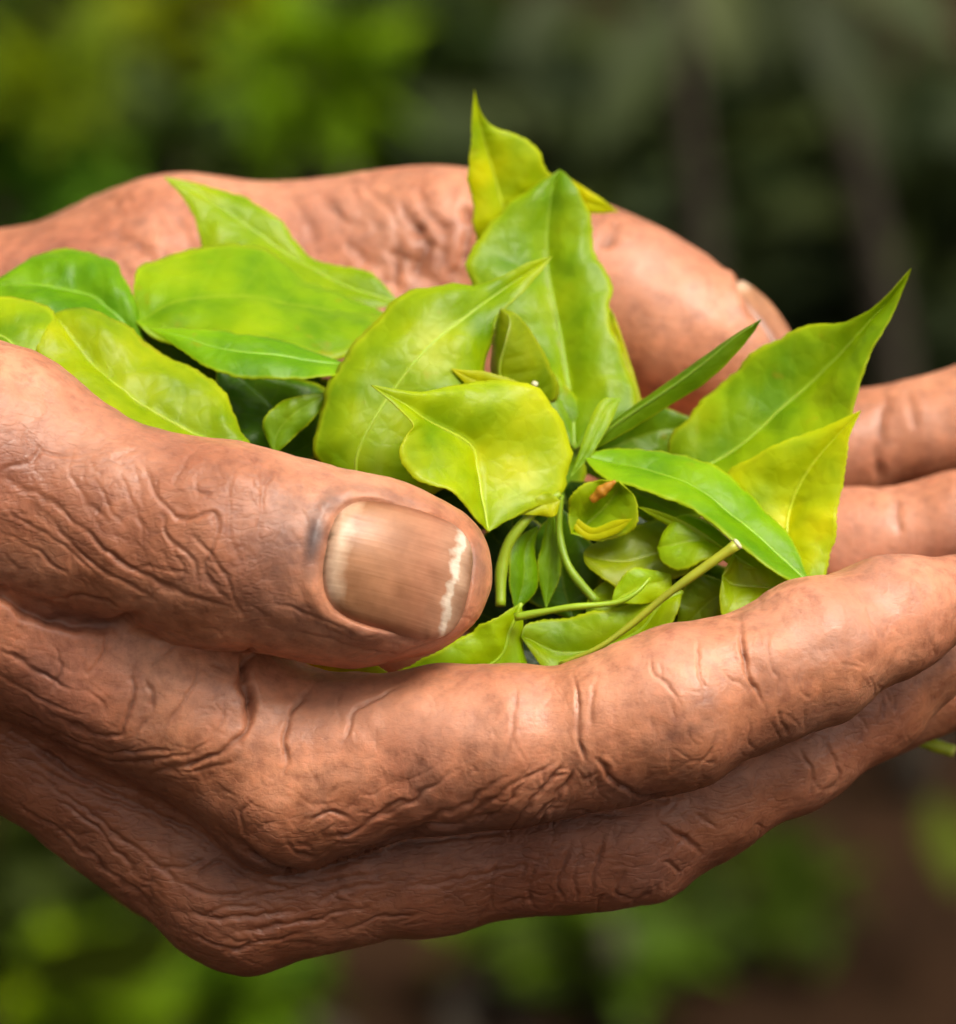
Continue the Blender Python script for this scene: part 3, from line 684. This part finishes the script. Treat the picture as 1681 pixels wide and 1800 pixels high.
# ---- far hand
f = Field((-130, 30, -60), (100, 136, 62), 1.0)
palm = f.far()
f.chain([(-900, 760, 98, 27), (-400, 690, 99, 22), (0, 650, 100, 17.6), (300, 512, 100, 15.6), (700, 484, 97, 13.8), (800, 470, 95, 13.0)], palm, 6)
f.chain([(-900, 820, 80, 24), (-350, 760, 84, 17), (800, 840, 88, 10.5)], palm, 7)
f.chain([(-350, 800, 72, 16), (780, 945, 72, 10.5)], palm, 7)
f.chain([(-350, 830, 62, 15), (720, 1030, 58, 10)], palm, 7)
f.chain([(-350, 850, 54, 13), (640, 1080, 46, 9.2)], palm, 7)
f.chain([(200, 620, 92, 15), (700, 640, 92, 13), (850, 720, 92, 10)], palm, 8)
thumb = f.far()
f.chain([(800, 466, 95, 13.2), (960, 488, 92, 11.6), (1040, 515, 90, 11.8), (1120, 556, 88, 11.6), (1220, 606, 86, 10.1), (1312, 646, 84, 8.4)], thumb, 4)
fing = f.far()
for ch in ([(800, 840, 88, 10), (1250, 838, 88, 8.6), (1430, 808, 87, 7.6), (1500, 790, 87, 7.5), (1545, 778, 87, 7.1), (1620, 758, 86, 7.4), (1700, 736, 86, 7.1), (1860, 690, 85, 6.3)],
           [(780, 945, 72, 10), (1250, 1000, 72, 9), (1500, 968, 71, 8), (1700, 926, 70, 7.6), (1890, 870, 69, 6.6)],
           [(720, 1030, 58, 9.6), (1250, 1150, 56, 8.6), (1500, 1140, 55, 7.6), (1780, 1090, 54, 6.6)],
           [(640, 1080, 46, 9), (1150, 1215, 44, 7.4), (1350, 1200, 43, 6.4), (1520, 1160, 42, 5.6)]):
    g = f.far(); f.chain(ch, g, 3.0); fing = Field.blend(fing, g, 0.9)
F = Field.blend(Field.blend(palm, fing, 5), thumb, 4)
P, Q = f.mesh(F); P = relax(P, Q, 2)
P, Q = subdivide(P, Q); me = make_mesh('hand', P, Q); Nn = normals_of(me)
P += Nn * (0.5 * vnoise(P / 10.0 + 21) + 0.25 * vnoise(P / 4.6 + 2))[:, None]
me.vertices.foreach_set('co', P.astype(np.float32).ravel()); me.update(); Nn = normals_of(me)
n2 = unit((0.44, 0.12, 0.88)); ctr = V(1306, 642, 84)
ray = (P - ctr); along = ray @ n2; off = np.linalg.norm(ray - along[:, None] * n2, axis=1)
cand = (off < 1.6) & (along > 4) & (along < 16); base_c = P[cand].mean(0) + unit(V(1400, 566, 83) - V(1290, 502, 85)) * 1.5
P, fX, fQ, fUV = nail_fit(P, Nn, base_c, n2, V(1400, 566, 83) - V(1290, 502, 85), 7.4, 7.0)
me.vertices.foreach_set('co', P.astype(np.float32).ravel()); me.update(); Nn = normals_of(me)
dirt = np.zeros(len(P)); K = []
cr(1.3, .8, (705, 345), (725, 390), (749, 430), (735, 472), (760, 500)); cr(1.1, .7, (817, 350), (824, 410), (815, 460), (800, 490)); cr(.9, .7, (770, 380), (780, 430), (770, 480)); cr(.8, .7, (690, 430), (700, 470), (690, 510))
cr(.8, .6, (740, 350), (770, 390), (800, 400)); cr(.7, .6, (660, 330), (690, 380), (700, 420)); cr(.6, .7, (560, 340), (600, 380), (650, 400)); cr(.6, .7, (600, 420), (640, 450), (680, 470)); cr(.6, .6, (420, 340), (440, 380), (480, 400))
cr(1.0, .7, (1088, 385), (1076, 415), (1052, 440)); cr(.8, .6, (1555, 690), (1549, 740), (1544, 800), (1538, 870)); cr(.5, .6, (1606, 680), (1600, 720), (1604, 760)); cr(.5, .6, (1580, 850), (1575, 900), (1580, 960))
cr(.6, .7, (200, 400), (250, 440), (280, 480)); cr(.5, .7, (300, 360), (330, 420), (350, 450)); cr(.5, .7, (500, 330), (540, 380), (560, 430))
scatter(40, 600, 840, 320, 520, 70, 25, 26, .55, .55); scatter(40, 150, 640, 330, 480, 40, 30, 30, .3, .55)
P = carve(P, Nn, K, dirt, .8, 1.0)
me.vertices.foreach_set('co', P.astype(np.float32).ravel()); me.update(); Nn = normals_of(me)
pale = stamp(P, Nn, [(1150, 480, 110, 80, 30, .8), (600, 370, 260, 60, 0, .6), (1600, 760, 160, 70, -15, .6), (1600, 930, 160, 60, -12, .6)])
pxa, pya = to_px(P)
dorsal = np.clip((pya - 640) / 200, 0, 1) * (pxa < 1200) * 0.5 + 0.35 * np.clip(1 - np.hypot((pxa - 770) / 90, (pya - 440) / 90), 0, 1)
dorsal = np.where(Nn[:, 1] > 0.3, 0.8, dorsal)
for nm_, dt in (('dirt', dirt * .8), ('stain_shade', dirt * 0), ('pale', pale), ('dorsal', dorsal)): attr(me, nm_, dt)
me.vertices.foreach_set('co', world(P).astype(np.float32).ravel()); me.update()
me.polygons.foreach_set('use_smooth', np.ones(len(me.polygons), bool))
hand2 = link('hand', me, SKIN)
tag(hand2, 'far hand behind the leaves, thumb curling down to the right, softly blurred', 'hand', 'cupped hands')
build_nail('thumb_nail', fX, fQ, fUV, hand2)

# ------------------------------------------------------------------ the plucked tea leaves in the hands
YEL, LIM, GRN, MID, DRK, OLV = (.50, .60, .004), (.36, .56, .004), (.21, .41, .006), (.20, .37, .003), (.02, .06, .003), (.27, .36, .006)  # DRK holds the heap's inner shade in the leaf colour
GROUP = 'fresh tea leaves heaped in the hands'
def tea_leaf(label, base, left, right, tip, mid=None, col=LIM, fold=0.0, bulge=0.6, wave=0.45, rib=True, teeth=0.22, seed=None, name='tea_leaf', stalk=None):
    NV, NT = 64, 12
    d_last = [base[2]]
    def full(pts):
        out, last = [], base[2]
        ds = [(i, p[2]) for i, p in enumerate(pts) if len(p) > 2]
        n_ = len(pts); known = [(-1, base[2])] + ds + [(n_, tip[2])]
        xs, ys = [k[0] for k in known], [k[1] for k in known]
        return VV([base] + [(p[0], p[1], float(np.interp(i, xs, ys))) for i, p in enumerate(pts)] + [tip])
    Lc, Rc = catmull(full(left), NV), catmull(full(right), NV)
    if mid is None: Mc = (Lc + Rc) / 2
    else: Mc = catmull(full(mid), NV)
    v = np.linspace(0, 1, NV)
    T = np.gradient(Mc, axis=0); nr = np.cross(T, Rc - Lc); ln = np.linalg.norm(nr, axis=1)[:, None]; nr = nr / np.maximum(ln, 1e-6)
    avg = unit(nr[8:-8].mean(0)); nr[:4] = avg; nr[-4:] = avg
    for _ in range(6): nr[1:-1] = (nr[:-2] + 2 * nr[1:-1] + nr[2:]) / 4
    nr = nr / np.linalg.norm(nr, axis=1)[:, None]
    if avg[1] > 0: nr = -nr
    Mc = Mc - nr * (fold * np.sin(np.pi * v) ** .7)[:, None]
    sd_ = seed if seed is not None else len(bpy.data.objects) * 1.7
    rows = []
    tt = np.linspace(-1, 1, 2 * NT + 1)
    for t in tt:
        E = Lc if t < 0 else Rc; a = abs(t)
        w_ = np.linalg.norm(E - Mc, axis=1)
        Pp = Mc + (E - Mc) * a + nr * (bulge * math.sin(math.pi * a) * np.minimum(w_ / 6, 1.2))[:, None]
        wv = vnoise(Pp / 5.5 + sd_) * wave * 1.15 + (.5 - np.abs(vnoise(Pp / 3.2 + sd_ + 3))) * wave * .7
        ph = v * 8 - a * 1.5; vein = np.abs((ph % 1) - .5) * 2
        quilt = 0.16 * (np.minimum(vein * 3.0, 1) - .6) * math.sin(math.pi * min(1, a * 1.02)) ** .5 * np.clip(w_ / 7, .05, 1) ** 1.5 if 0 < a < 1 else 0 * v
        Pp = Pp + nr * ((wv + wave * a * a * .9 * np.sin(v * 15 + sd_ + (3 if t > 0 else 0))) * np.minimum(w_ / 4, 1) + quilt)[:, None]
        Pp = Pp + (E - Mc) / np.maximum(w_, .5)[:, None] * (a * a * np.minimum(w_ / 5, 1) * (.55 * vnoise(E / 3.4 + sd_ + 7) + .3 * vnoise(E / 1.5 + sd_)))[:, None]
        if a > .99 and teeth: Pp = Pp + (E - Mc) / np.maximum(w_, .5)[:, None] * (teeth * (((v * 26 + sd_) % 1) - .5) * np.minimum(w_ / 3, 1))[:, None]
        rows.append(Pp)
    G = np.stack(rows, 1); NW = 2 * NT + 1
    I = np.arange(NV * NW).reshape(NV, NW); q = np.stack([I[:-1, :-1], I[1:, :-1], I[1:, 1:], I[:-1, 1:]], -1).reshape(-1, 4)
    root = empty(name, world([Mc[0]])[0]); bpy.context.view_layer.update()
    loc = np.array(root.location)
    me = make_mesh('blade', world(G.reshape(-1, 3)) - loc, q)
    uvl = me.uv_layers.new(name='UVMap'); li = np.empty(len(me.loops), np.int32); me.loops.foreach_get('vertex_index', li)
    uv = np.stack([np.tile(tt * .5 + .5, NV), np.repeat(v, NW)], 1); uvl.data.foreach_set('uv', uv[li].astype(np.float32).ravel())
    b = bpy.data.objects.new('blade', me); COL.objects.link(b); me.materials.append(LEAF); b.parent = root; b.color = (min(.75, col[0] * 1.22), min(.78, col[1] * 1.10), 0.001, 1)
    md = b.modifiers.new('thickness', 'SOLIDIFY'); md.thickness = 0.00016; md.offset = 0
    if rib:
        r0 = .24 * (1 - v) ** .8 + .05
        vx, qq = tube(G[:-2:2, NT] + nr[:-2][::2] * .02, r0[:-2][::2], 8)
        rb = bpy.data.objects.new('midrib', make_mesh('midrib', world(vx) - loc, qq)); COL.objects.link(rb); rb.data.materials.append(STEM); rb.parent = root
        rb.color = (min(1, col[0] * 1.15 + .01), min(1, col[1] * 1.05 + .01), col[2] + .01, 1)
    if stalk:
        pts = catmull(VV([base] + list(stalk)), 16); vx, qq = tube(pts, np.linspace(.55, .75, 16), 10)
        sb = bpy.data.objects.new('leaf_stalk', make_mesh('leaf_stalk', world(vx) - loc, qq)); COL.objects.link(sb); sb.data.materials.append(STEM); sb.parent = root; sb.color = (col[0] * 1.1, col[1], col[2] + .02, 1)
    tag(root, label, 'leaf', GROUP); return root

def stalk_thing(name, label, pts, radii, col, cut=None, cat='stem', n=28, group='plucked tea twigs and buds'):
    path = catmull(VV(pts), n); rr = np.interp(np.linspace(0, 1, n), np.linspace(0, 1, len(radii)), radii) * (1 + .06 * np.sin(np.linspace(0, 19, n)))
    root = empty(name, world([path[0]])[0]); loc = np.array(root.location)
    vx, q = tube(path, rr, 12); o = bpy.data.objects.new('stalk', make_mesh('stalk', world(vx) - loc, q)); COL.objects.link(o); o.data.materials.append(STEM); o.parent = root; o.color = (*col, 1)
    if cut:
        e = path[-1]; dr = unit(path[-1] - path[-2]); rad_ = rr[-1]
        vx, q = tube([e - dr * .1, e + dr * .25, e + dr * .4], [rad_ * 1.02, rad_ * 1.0, rad_ * .6], 12)
        o = bpy.data.objects.new('cut_end', make_mesh('cut_end', world(vx) - loc, q)); COL.objects.link(o); o.data.materials.append(STEM); o.parent = root; o.color = (*cut, 1)
    tag(root, label, cat, group); return root

tea_leaf('tall yellow-green leaf with a thin pointed tip, highest of the heap', (930, 580, 68), [(852, 480, 64), (833, 400, 61), (826, 300, 59), (828, 220, 58)], [(1010, 440, 66), (995, 340, 64), (962, 296, 62), (944, 258, 61), (905, 238, 60), (868, 222, 59), (846, 198, 58)], (834, 158, 57), [(925, 480, 64), (893, 400, 62), (868, 310, 61), (846, 230, 59)], (.40, .54, .004), wave=.35)
tea_leaf('small yellow leaf tip poking out right behind the tall pointed leaf', (950, 320, 70), [(1000, 316), (1040, 338)], [(990, 370), (1045, 374)], (1088, 372, 66), None, YEL, rib=False)
tea_leaf('broad mid-green leaf in front of the tall pointed leaf', (1010, 790, 44), [(930, 690, 46), (862, 590, 50), (828, 490, 52), (828, 445, 54), (860, 395, 56), (912, 345, 57)], [(1100, 745, 46), (1120, 690, 47), (1094, 620, 49), (1070, 555, 51), (1073, 500, 53), (1048, 450, 54), (1040, 390, 56), (1018, 330, 57)], (985, 298, 58), [(1005, 700, 47), (985, 580, 51), (962, 450, 55), (968, 350, 57)], MID, fold=1.2, bulge=.9, wave=.6)
tea_leaf('narrow pale leaf edge along the right side of the broad mid-green leaf', (1128, 730, 51), [(1100, 650), (1075, 590)], [(1124, 690), (1100, 612), (1080, 555)], (1060, 525, 55), None, (.40, .48, .06), rib=False, wave=.1)
tea_leaf('large lime leaf in the centre with its tip bent to the upper right', (650, 880, 30), [(560, 810, 31), (546, 780, 31), (562, 720, 32), (576, 665, 33), (620, 612, 35), (660, 570, 37), (705, 525, 38), (765, 500, 39), (830, 500, 40), (880, 486, 41), (930, 462, 42)], [(760, 870, 31), (830, 800, 32), (848, 720, 34), (852, 640, 36), (868, 582, 38), (890, 542, 39), (925, 508, 41), (952, 476, 42)], (972, 450, 43), [(625, 815, 29.5), (665, 725, 31), (745, 620, 34), (830, 550, 38), (890, 505, 41)], (.27, .43, .008), bulge=.8, wave=.5)
tea_leaf('small folded leaf with an orange ridge, right of the centre leaf', (905, 705, 36), [(866, 660, 38), (868, 610, 38), (874, 572, 37)], [(972, 705, 38), (981, 672, 38), (966, 636, 37), (936, 590, 36), (908, 554, 35)], (880, 543, 36), [(878, 655, 33.5), (890, 600, 33), (897, 562, 34)], (.23, .33, .010), wave=.2)
tea_leaf('cupped bright yellow-green leaf in front, its sharp tip pointing left', (858, 935, 22), [(835, 908, 20), (792, 868, 18.5), (735, 842, 18), (706, 802, 18), (706, 772, 18.5), (722, 748, 19), (695, 713, 20)], [(930, 897, 25), (985, 870, 27), (1003, 840, 28), (998, 770, 29), (966, 706, 29), (925, 677, 28), (860, 667, 27), (800, 678, 25), (730, 690, 22)], (652, 677, 20), [(846, 880, 24.5), (838, 825, 26), (824, 780, 26), (745, 735, 22.5), (700, 705, 21)], (.35, .50, .008), wave=.3, bulge=.7)
tea_leaf('thin yellow leaf edge just above the cupped front leaf', (935, 690, 33), [(880, 690), (830, 684)], [(905, 668), (860, 655)], (793, 648, 33), None, (.50, .55, .01), rib=False, wave=.15)
tea_leaf('large green leaf with a pale sheen on the left of the heap', (238, 565, 45), [(236, 505, 50), (252, 464, 54), (310, 443, 57), (380, 432, 59), (450, 441, 60), (500, 460, 60), (545, 490, 59), (600, 520, 58), (645, 540, 57)], [(272, 592, 44), (350, 602, 42), (450, 607, 41), (540, 622, 41), (604, 626, 42), (652, 596, 46), (676, 572, 52)], (688, 556, 56), None, GRN, bulge=.35, wave=.6, rib=False)
tea_leaf('leaf with a yellow rim pointing up to the left, over the far wrist', (705, 535, 62), [(600, 545, 60), (480, 505, 61), (372, 475, 63), (352, 430, 65), (343, 390, 66), (322, 348, 67)], [(652, 482, 64), (600, 470, 65), (556, 456, 66), (515, 420, 67), (480, 380, 68), (430, 346, 69), (360, 326, 69)], (288, 311, 68), [(600, 500, 63), (480, 430, 66), (400, 372, 67), (340, 335, 68)], (.25, .42, .008), wave=.45)
tea_leaf('green leaf at the left edge, behind the nearest left leaves', (255, 610, 45), [(180, 605, 42), (80, 575, 42), (0, 545, 44)], [(240, 545, 47), (217, 487, 50), (195, 452, 52), (115, 443, 53), (50, 458, 52), (0, 488, 50)], (-70, 520, 48), None, (.16, .38, .008), bulge=1.0, wave=.6)
tea_leaf('long yellow-green leaf lying along the top of the near thumb', (455, 805, 27), [(300, 835, 23), (150, 765, 23), (85, 690, 27), (66, 610, 31)], [(426, 757, 29), (395, 700, 32), (345, 650, 34), (275, 610, 36), (195, 560, 37), (140, 540, 37)], (85, 555, 36), None, (.30, .44, .008), bulge=.9, wave=.6)
tea_leaf('pale leaf at the left edge, above the base of the near thumb', (120, 740, 29), [(40, 740, 25), (-60, 660, 25), (-95, 590, 29)], [(107, 610, 33), (97, 553, 35), (70, 535, 36), (0, 528, 36)], (-90, 525, 33), None, (.30, .47, .04), wave=.5)
tea_leaf('narrow folded leaf with a bright rim under the large sheened leaf', (625, 648, 38), [(582, 662, 33), (500, 667, 32), (430, 665, 32), (370, 650, 33), (320, 615, 35)], [(562, 626, 38.5), (500, 602, 38), (430, 588, 37.5), (350, 578, 37.5)], (262, 578, 38), None, (.18, .42, .008), fold=-.6, wave=.3)
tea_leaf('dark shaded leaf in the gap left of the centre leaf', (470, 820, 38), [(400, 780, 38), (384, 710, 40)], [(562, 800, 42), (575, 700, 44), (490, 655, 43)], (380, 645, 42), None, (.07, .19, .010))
tea_leaf('small half-lit leaf deep in the gap left of the centre leaf', (482, 800, 33), [(462, 745), (500, 705)], [(524, 765), (562, 722)], (575, 690, 35), None, (.17, .32, .010), rib=False)
tea_leaf('large leaf on the right, its long tip reaching above the fingers', (1190, 850, 40), [(1177, 788, 42), (1212, 735, 43), (1255, 685, 44), (1305, 638, 44), (1370, 600, 43), (1435, 576, 41), (1500, 560, 38), (1550, 528, 36)], [(1290, 880, 35), (1400, 840, 35), (1478, 770, 35), (1502, 700, 35), (1538, 626, 35.5), (1570, 553, 35.5)], (1602, 472, 34), [(1230, 825, 40), (1310, 775, 40.5), (1400, 690, 41), (1490, 605, 39), (1562, 525, 36)], (.25, .43, .010), fold=.9, bulge=.7, wave=.5)
tea_leaf('yellow leaf with a pointed tip in front of the large right leaf', (1400, 1050, 28), [(1320, 970, 32), (1268, 885, 33), (1276, 828, 34), (1330, 798, 33), (1400, 765, 32), (1462, 744, 31)], [(1446, 1014, 28), (1463, 960, 29), (1476, 890, 30), (1482, 820, 30), (1496, 765, 30)], (1514, 722, 30), [(1385, 960, 31), (1390, 890, 32.5), (1430, 815, 32)], (.44, .58, .004), wave=.4)
tea_leaf('long glossy green leaf arching down to the near index finger', (1428, 1032, 22), [(1382, 1014, 20), (1322, 979, 20), (1270, 932, 21), (1210, 892, 23), (1150, 870, 25), (1080, 850, 27), (1045, 826, 29)], [(1387, 945, 26), (1335, 882, 29), (1262, 830, 31), (1180, 796, 33), (1100, 789, 33), (1055, 793, 32)], (1026, 802, 31), [(1330, 940, 25), (1240, 870, 27.5), (1150, 830, 30), (1080, 815, 31)], (.20, .43, .004), wave=.3, bulge=.5)
tea_leaf('short narrow green leaf at the foot of the spear-shaped bud', (1003, 840, 30), [(1028, 765, 32), (1056, 706, 34)], [(1040, 800, 31), (1072, 745, 33)], (1092, 700, 35), None, (.22, .40, .010), rib=False, wave=.15)
tea_leaf('shaded olive leaf showing its underside below the long glossy leaf', (1265, 915, 34), [(1180, 908, 33), (1085, 938, 31), (1042, 955, 30)], [(1235, 1000, 29), (1168, 1030, 28), (1110, 1042, 27), (1064, 1022, 27), (1032, 995, 28)], (1026, 972, 29), None, OLV, wave=.3)
tea_leaf('small bright rounded leaf tucked under the long glossy leaf', (1295, 960, 26), [(1250, 925, 27), (1205, 906, 27), (1172, 928, 26)], [(1248, 985, 23.5), (1196, 1003, 23.5), (1165, 988, 24.5)], (1156, 963, 25.5), None, (.30, .48, .010), rib=False, wave=.2)
tea_leaf('tiny curled young leaf at the middle of the heap', (1004, 938, 27), [(998, 895, 27), (1018, 856, 26), (1050, 844, 26)], [(1060, 950, 26.5), (1112, 926, 26.5), (1120, 880, 26)], (1088, 846, 25.5), None, (.28, .44, .006), fold=1.6, rib=False, wave=.2)
tea_leaf('tiny curled leaf rim below the smallest young leaf', (1000, 895, 28), [(1010, 930), (1038, 950), (1085, 938)], [(1020, 915), (1045, 928), (1080, 915)], (1112, 912, 25), None, (.42, .52, .010), rib=False, wave=.1)
tea_leaf('pale yellow-green leaf squeezed against the near index finger', (1418, 1028, 24.5), [(1362, 985, 26.5), (1300, 955, 26)], [(1388, 1062, 22.5), (1336, 1092, 22), (1282, 1100, 22), (1266, 1055, 22)], (1270, 1012, 23), None, (.33, .46, .020), wave=.3)
tea_leaf('leaf lying low in front, under the brown-tipped stem', (1200, 1040, 26), [(1150, 1022, 27), (1108, 1058, 27), (1030, 1080, 26.5), (960, 1088, 26), (925, 1098, 25)], [(1188, 1080, 24), (1140, 1155, 24), (1060, 1200, 24), (985, 1205, 24), (938, 1150, 24)], (916, 1120, 24), None, (.25, .42, .008), fold=.6, wave=.3)
tea_leaf('bright leaf below the tip of the near thumb', (917, 1060, 24), [(870, 1085, 23), (800, 1130, 22.5), (700, 1180, 22)], [(919, 1130, 25), (917, 1210, 25), (800, 1230, 23)], (630, 1205, 22), None, (.25, .45, .008), wave=.4)
tea_leaf('thin yellow strip of leaf between thumb and index finger', (720, 1205, 21), [(640, 1160), (560, 1156)], [(640, 1215), (560, 1200)], (490, 1168, 21), None, (.44, .50, .008), rib=False, wave=.1)
tea_leaf('small dark upright leaf beside the near thumb tip', (905, 1075, 27), [(893, 1000, 27), (905, 950, 28)], [(945, 1035, 29), (940, 975, 30)], (945, 925, 31), None, (.13, .30, .010), rib=False, wave=.2)
for lab, b, l, r, t, c in (
    ('small lime leaf folded over below the tiny curled leaves', (1150, 985, 30), [(1090, 1005), (1040, 1040)], [(1150, 1040), (1100, 1075)], (1030, 1075, 28), (.25, .42, .004)),
    ('slim green leaf slanting up beside the curved stem', (960, 1070, 29), [(945, 1000), (958, 930)], [(985, 1010), (985, 940)], (972, 880, 31), (.17, .35, .004)),
    ('small yellowish leaf where the stems meet under the cupped leaf', (985, 880, 26), [(960, 865), (935, 880)], [(975, 905), (945, 905)], (915, 905, 25), (.36, .48, .004)),
    ('olive leaf between the brown-tipped stem and the pale squeezed leaf', (1290, 1030, 28), [(1225, 1010), (1195, 1050)], [(1290, 1090), (1240, 1120)], (1190, 1110, 28), (.16, .27, .004)),
    ('bright young leaf curling beside the olive underside leaf', (1180, 1010, 26), [(1120, 1000), (1085, 1030)], [(1175, 1045), (1130, 1060)], (1075, 1060, 25), (.30, .50, .004)),
    ('narrow leaf lying along the lower rim of the long glossy leaf', (1330, 1000, 24), [(1250, 945), (1180, 905)], [(1290, 995), (1200, 940)], (1120, 890, 27), (.30, .46, .004)),
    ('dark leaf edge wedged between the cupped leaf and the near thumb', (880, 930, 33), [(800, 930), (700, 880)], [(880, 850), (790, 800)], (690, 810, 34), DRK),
    ('shaded leaf under the left end of the large sheened leaf', (560, 690, 50), [(420, 700), (300, 640)], [(560, 610), (420, 570)], (230, 570, 48), (.06, .16, .004)),
    ('grey-green leaf seen between the tiny curled leaf and the long glossy leaf', (1240, 905, 35), [(1160, 845), (1115, 838)], [(1180, 930), (1115, 905)], (1085, 850, 34), (.22, .38, .010)),
    ('half-shaded leaf standing behind the curved stem', (1010, 1090, 33), [(925, 1050), (930, 960)], [(1060, 1030), (1040, 950)], (985, 890, 35), (.08, .20, .004)),
    ('green leaf in the shade right of the low front leaf', (1290, 1140, 33), [(1180, 1120), (1185, 1050)], [(1300, 1080), (1290, 1010)], (1220, 985, 34), (.09, .22, .004)),
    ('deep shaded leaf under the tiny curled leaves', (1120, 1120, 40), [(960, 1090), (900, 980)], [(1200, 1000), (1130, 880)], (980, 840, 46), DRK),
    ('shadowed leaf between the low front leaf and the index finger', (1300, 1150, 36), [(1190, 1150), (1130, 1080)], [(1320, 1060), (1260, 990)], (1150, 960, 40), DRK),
    ('dark leaf behind the spear-shaped bud', (1000, 820, 54), [(1040, 740), (1120, 700)], [(1100, 850), (1200, 800)], (1230, 740, 56), (.10, .22, .010)),
    ('dim leaf behind the folded leaf with orange ridge', (900, 900, 44), [(830, 800), (860, 690)], [(1010, 880), (1030, 740)], (960, 640, 48), MID),
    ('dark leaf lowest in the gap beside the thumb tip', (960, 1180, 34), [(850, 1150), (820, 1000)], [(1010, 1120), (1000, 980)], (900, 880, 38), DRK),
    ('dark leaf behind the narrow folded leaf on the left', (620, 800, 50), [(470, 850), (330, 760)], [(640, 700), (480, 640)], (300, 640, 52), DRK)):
    tea_leaf(lab, b, l, r, t, None, c, wave=.6, rib=False)  # the dark fillers carry shade from inside the heap in their colour
tea_leaf('spear-shaped rolled bud pointing to the upper right', (1034, 792, 36), [(1085, 735, 36), (1180, 668, 35), (1285, 594, 33)], [(1062, 782, 35), (1180, 714, 34), (1262, 652, 32.5), (1318, 592, 31)], (1338, 562, 30), None, (.15, .29, .006), fold=-1.5, bulge=.4, wave=.12, name='tea_bud', teeth=0)['category'] = 'bud'
stalk_thing('tea_twig', 'brown-tipped stem with a white cut end over the low front leaf', [(983, 1168, 21), (1050, 1140, 20), (1110, 1098, 20), (1180, 1040, 19.5), (1296, 957, 19)], [.25, .4, .48, .58, .75], (.33, .38, .02), (.66, .66, .42))
stalk_thing('tea_twig', 'thin green stem lying across the front, right of the thumb tip', [(905, 1085, 22), (1000, 1068, 21), (1080, 1060, 21), (1118, 1042, 21), (1143, 1016, 22)], [.55, .45, .42, .36, .2], (.26, .42, .012))
stalk_thing('tea_twig', 'curved stem dropping from the junction under the cupped leaf', [(985, 870, 28), (984, 940, 28), (1002, 1000, 27), (1048, 1058, 27)], [.45, .5, .55, .65], (.22, .36, .012))
stalk_thing('tea_twig', 'bent olive stem just right of the thumb tip', [(985, 868, 27), (950, 890, 26.5), (900, 945, 26), (882, 1000, 26), (880, 1065, 25)], [.5, .6, .75, .8, .7], (.25, .37, .012))
stalk_thing('tea_twig', 'stubby pale stem end on the rim of the cupped front leaf', [(920, 720, 33), (932, 695, 31), (940, 676, 29.5)], [.5, .5, .45], (.30, .42, .03), (.60, .60, .36))
stalk_thing('tea_bud', 'tiny orange-brown bud at the middle of the heap', [(1040, 880, 25.5), (1060, 862, 25), (1082, 846, 24.5)], [.5, .85, .25], (.45, .20, .012), cat='bud')
stalk_thing('tea_twig', 'yellow-green stem end sticking out below the fingertips at right', [(1560, 1285, 58), (1620, 1303, 58), (1674, 1320, 58)], [.9, .9, .9], (.38, .48, .02), (.55, .60, .10))
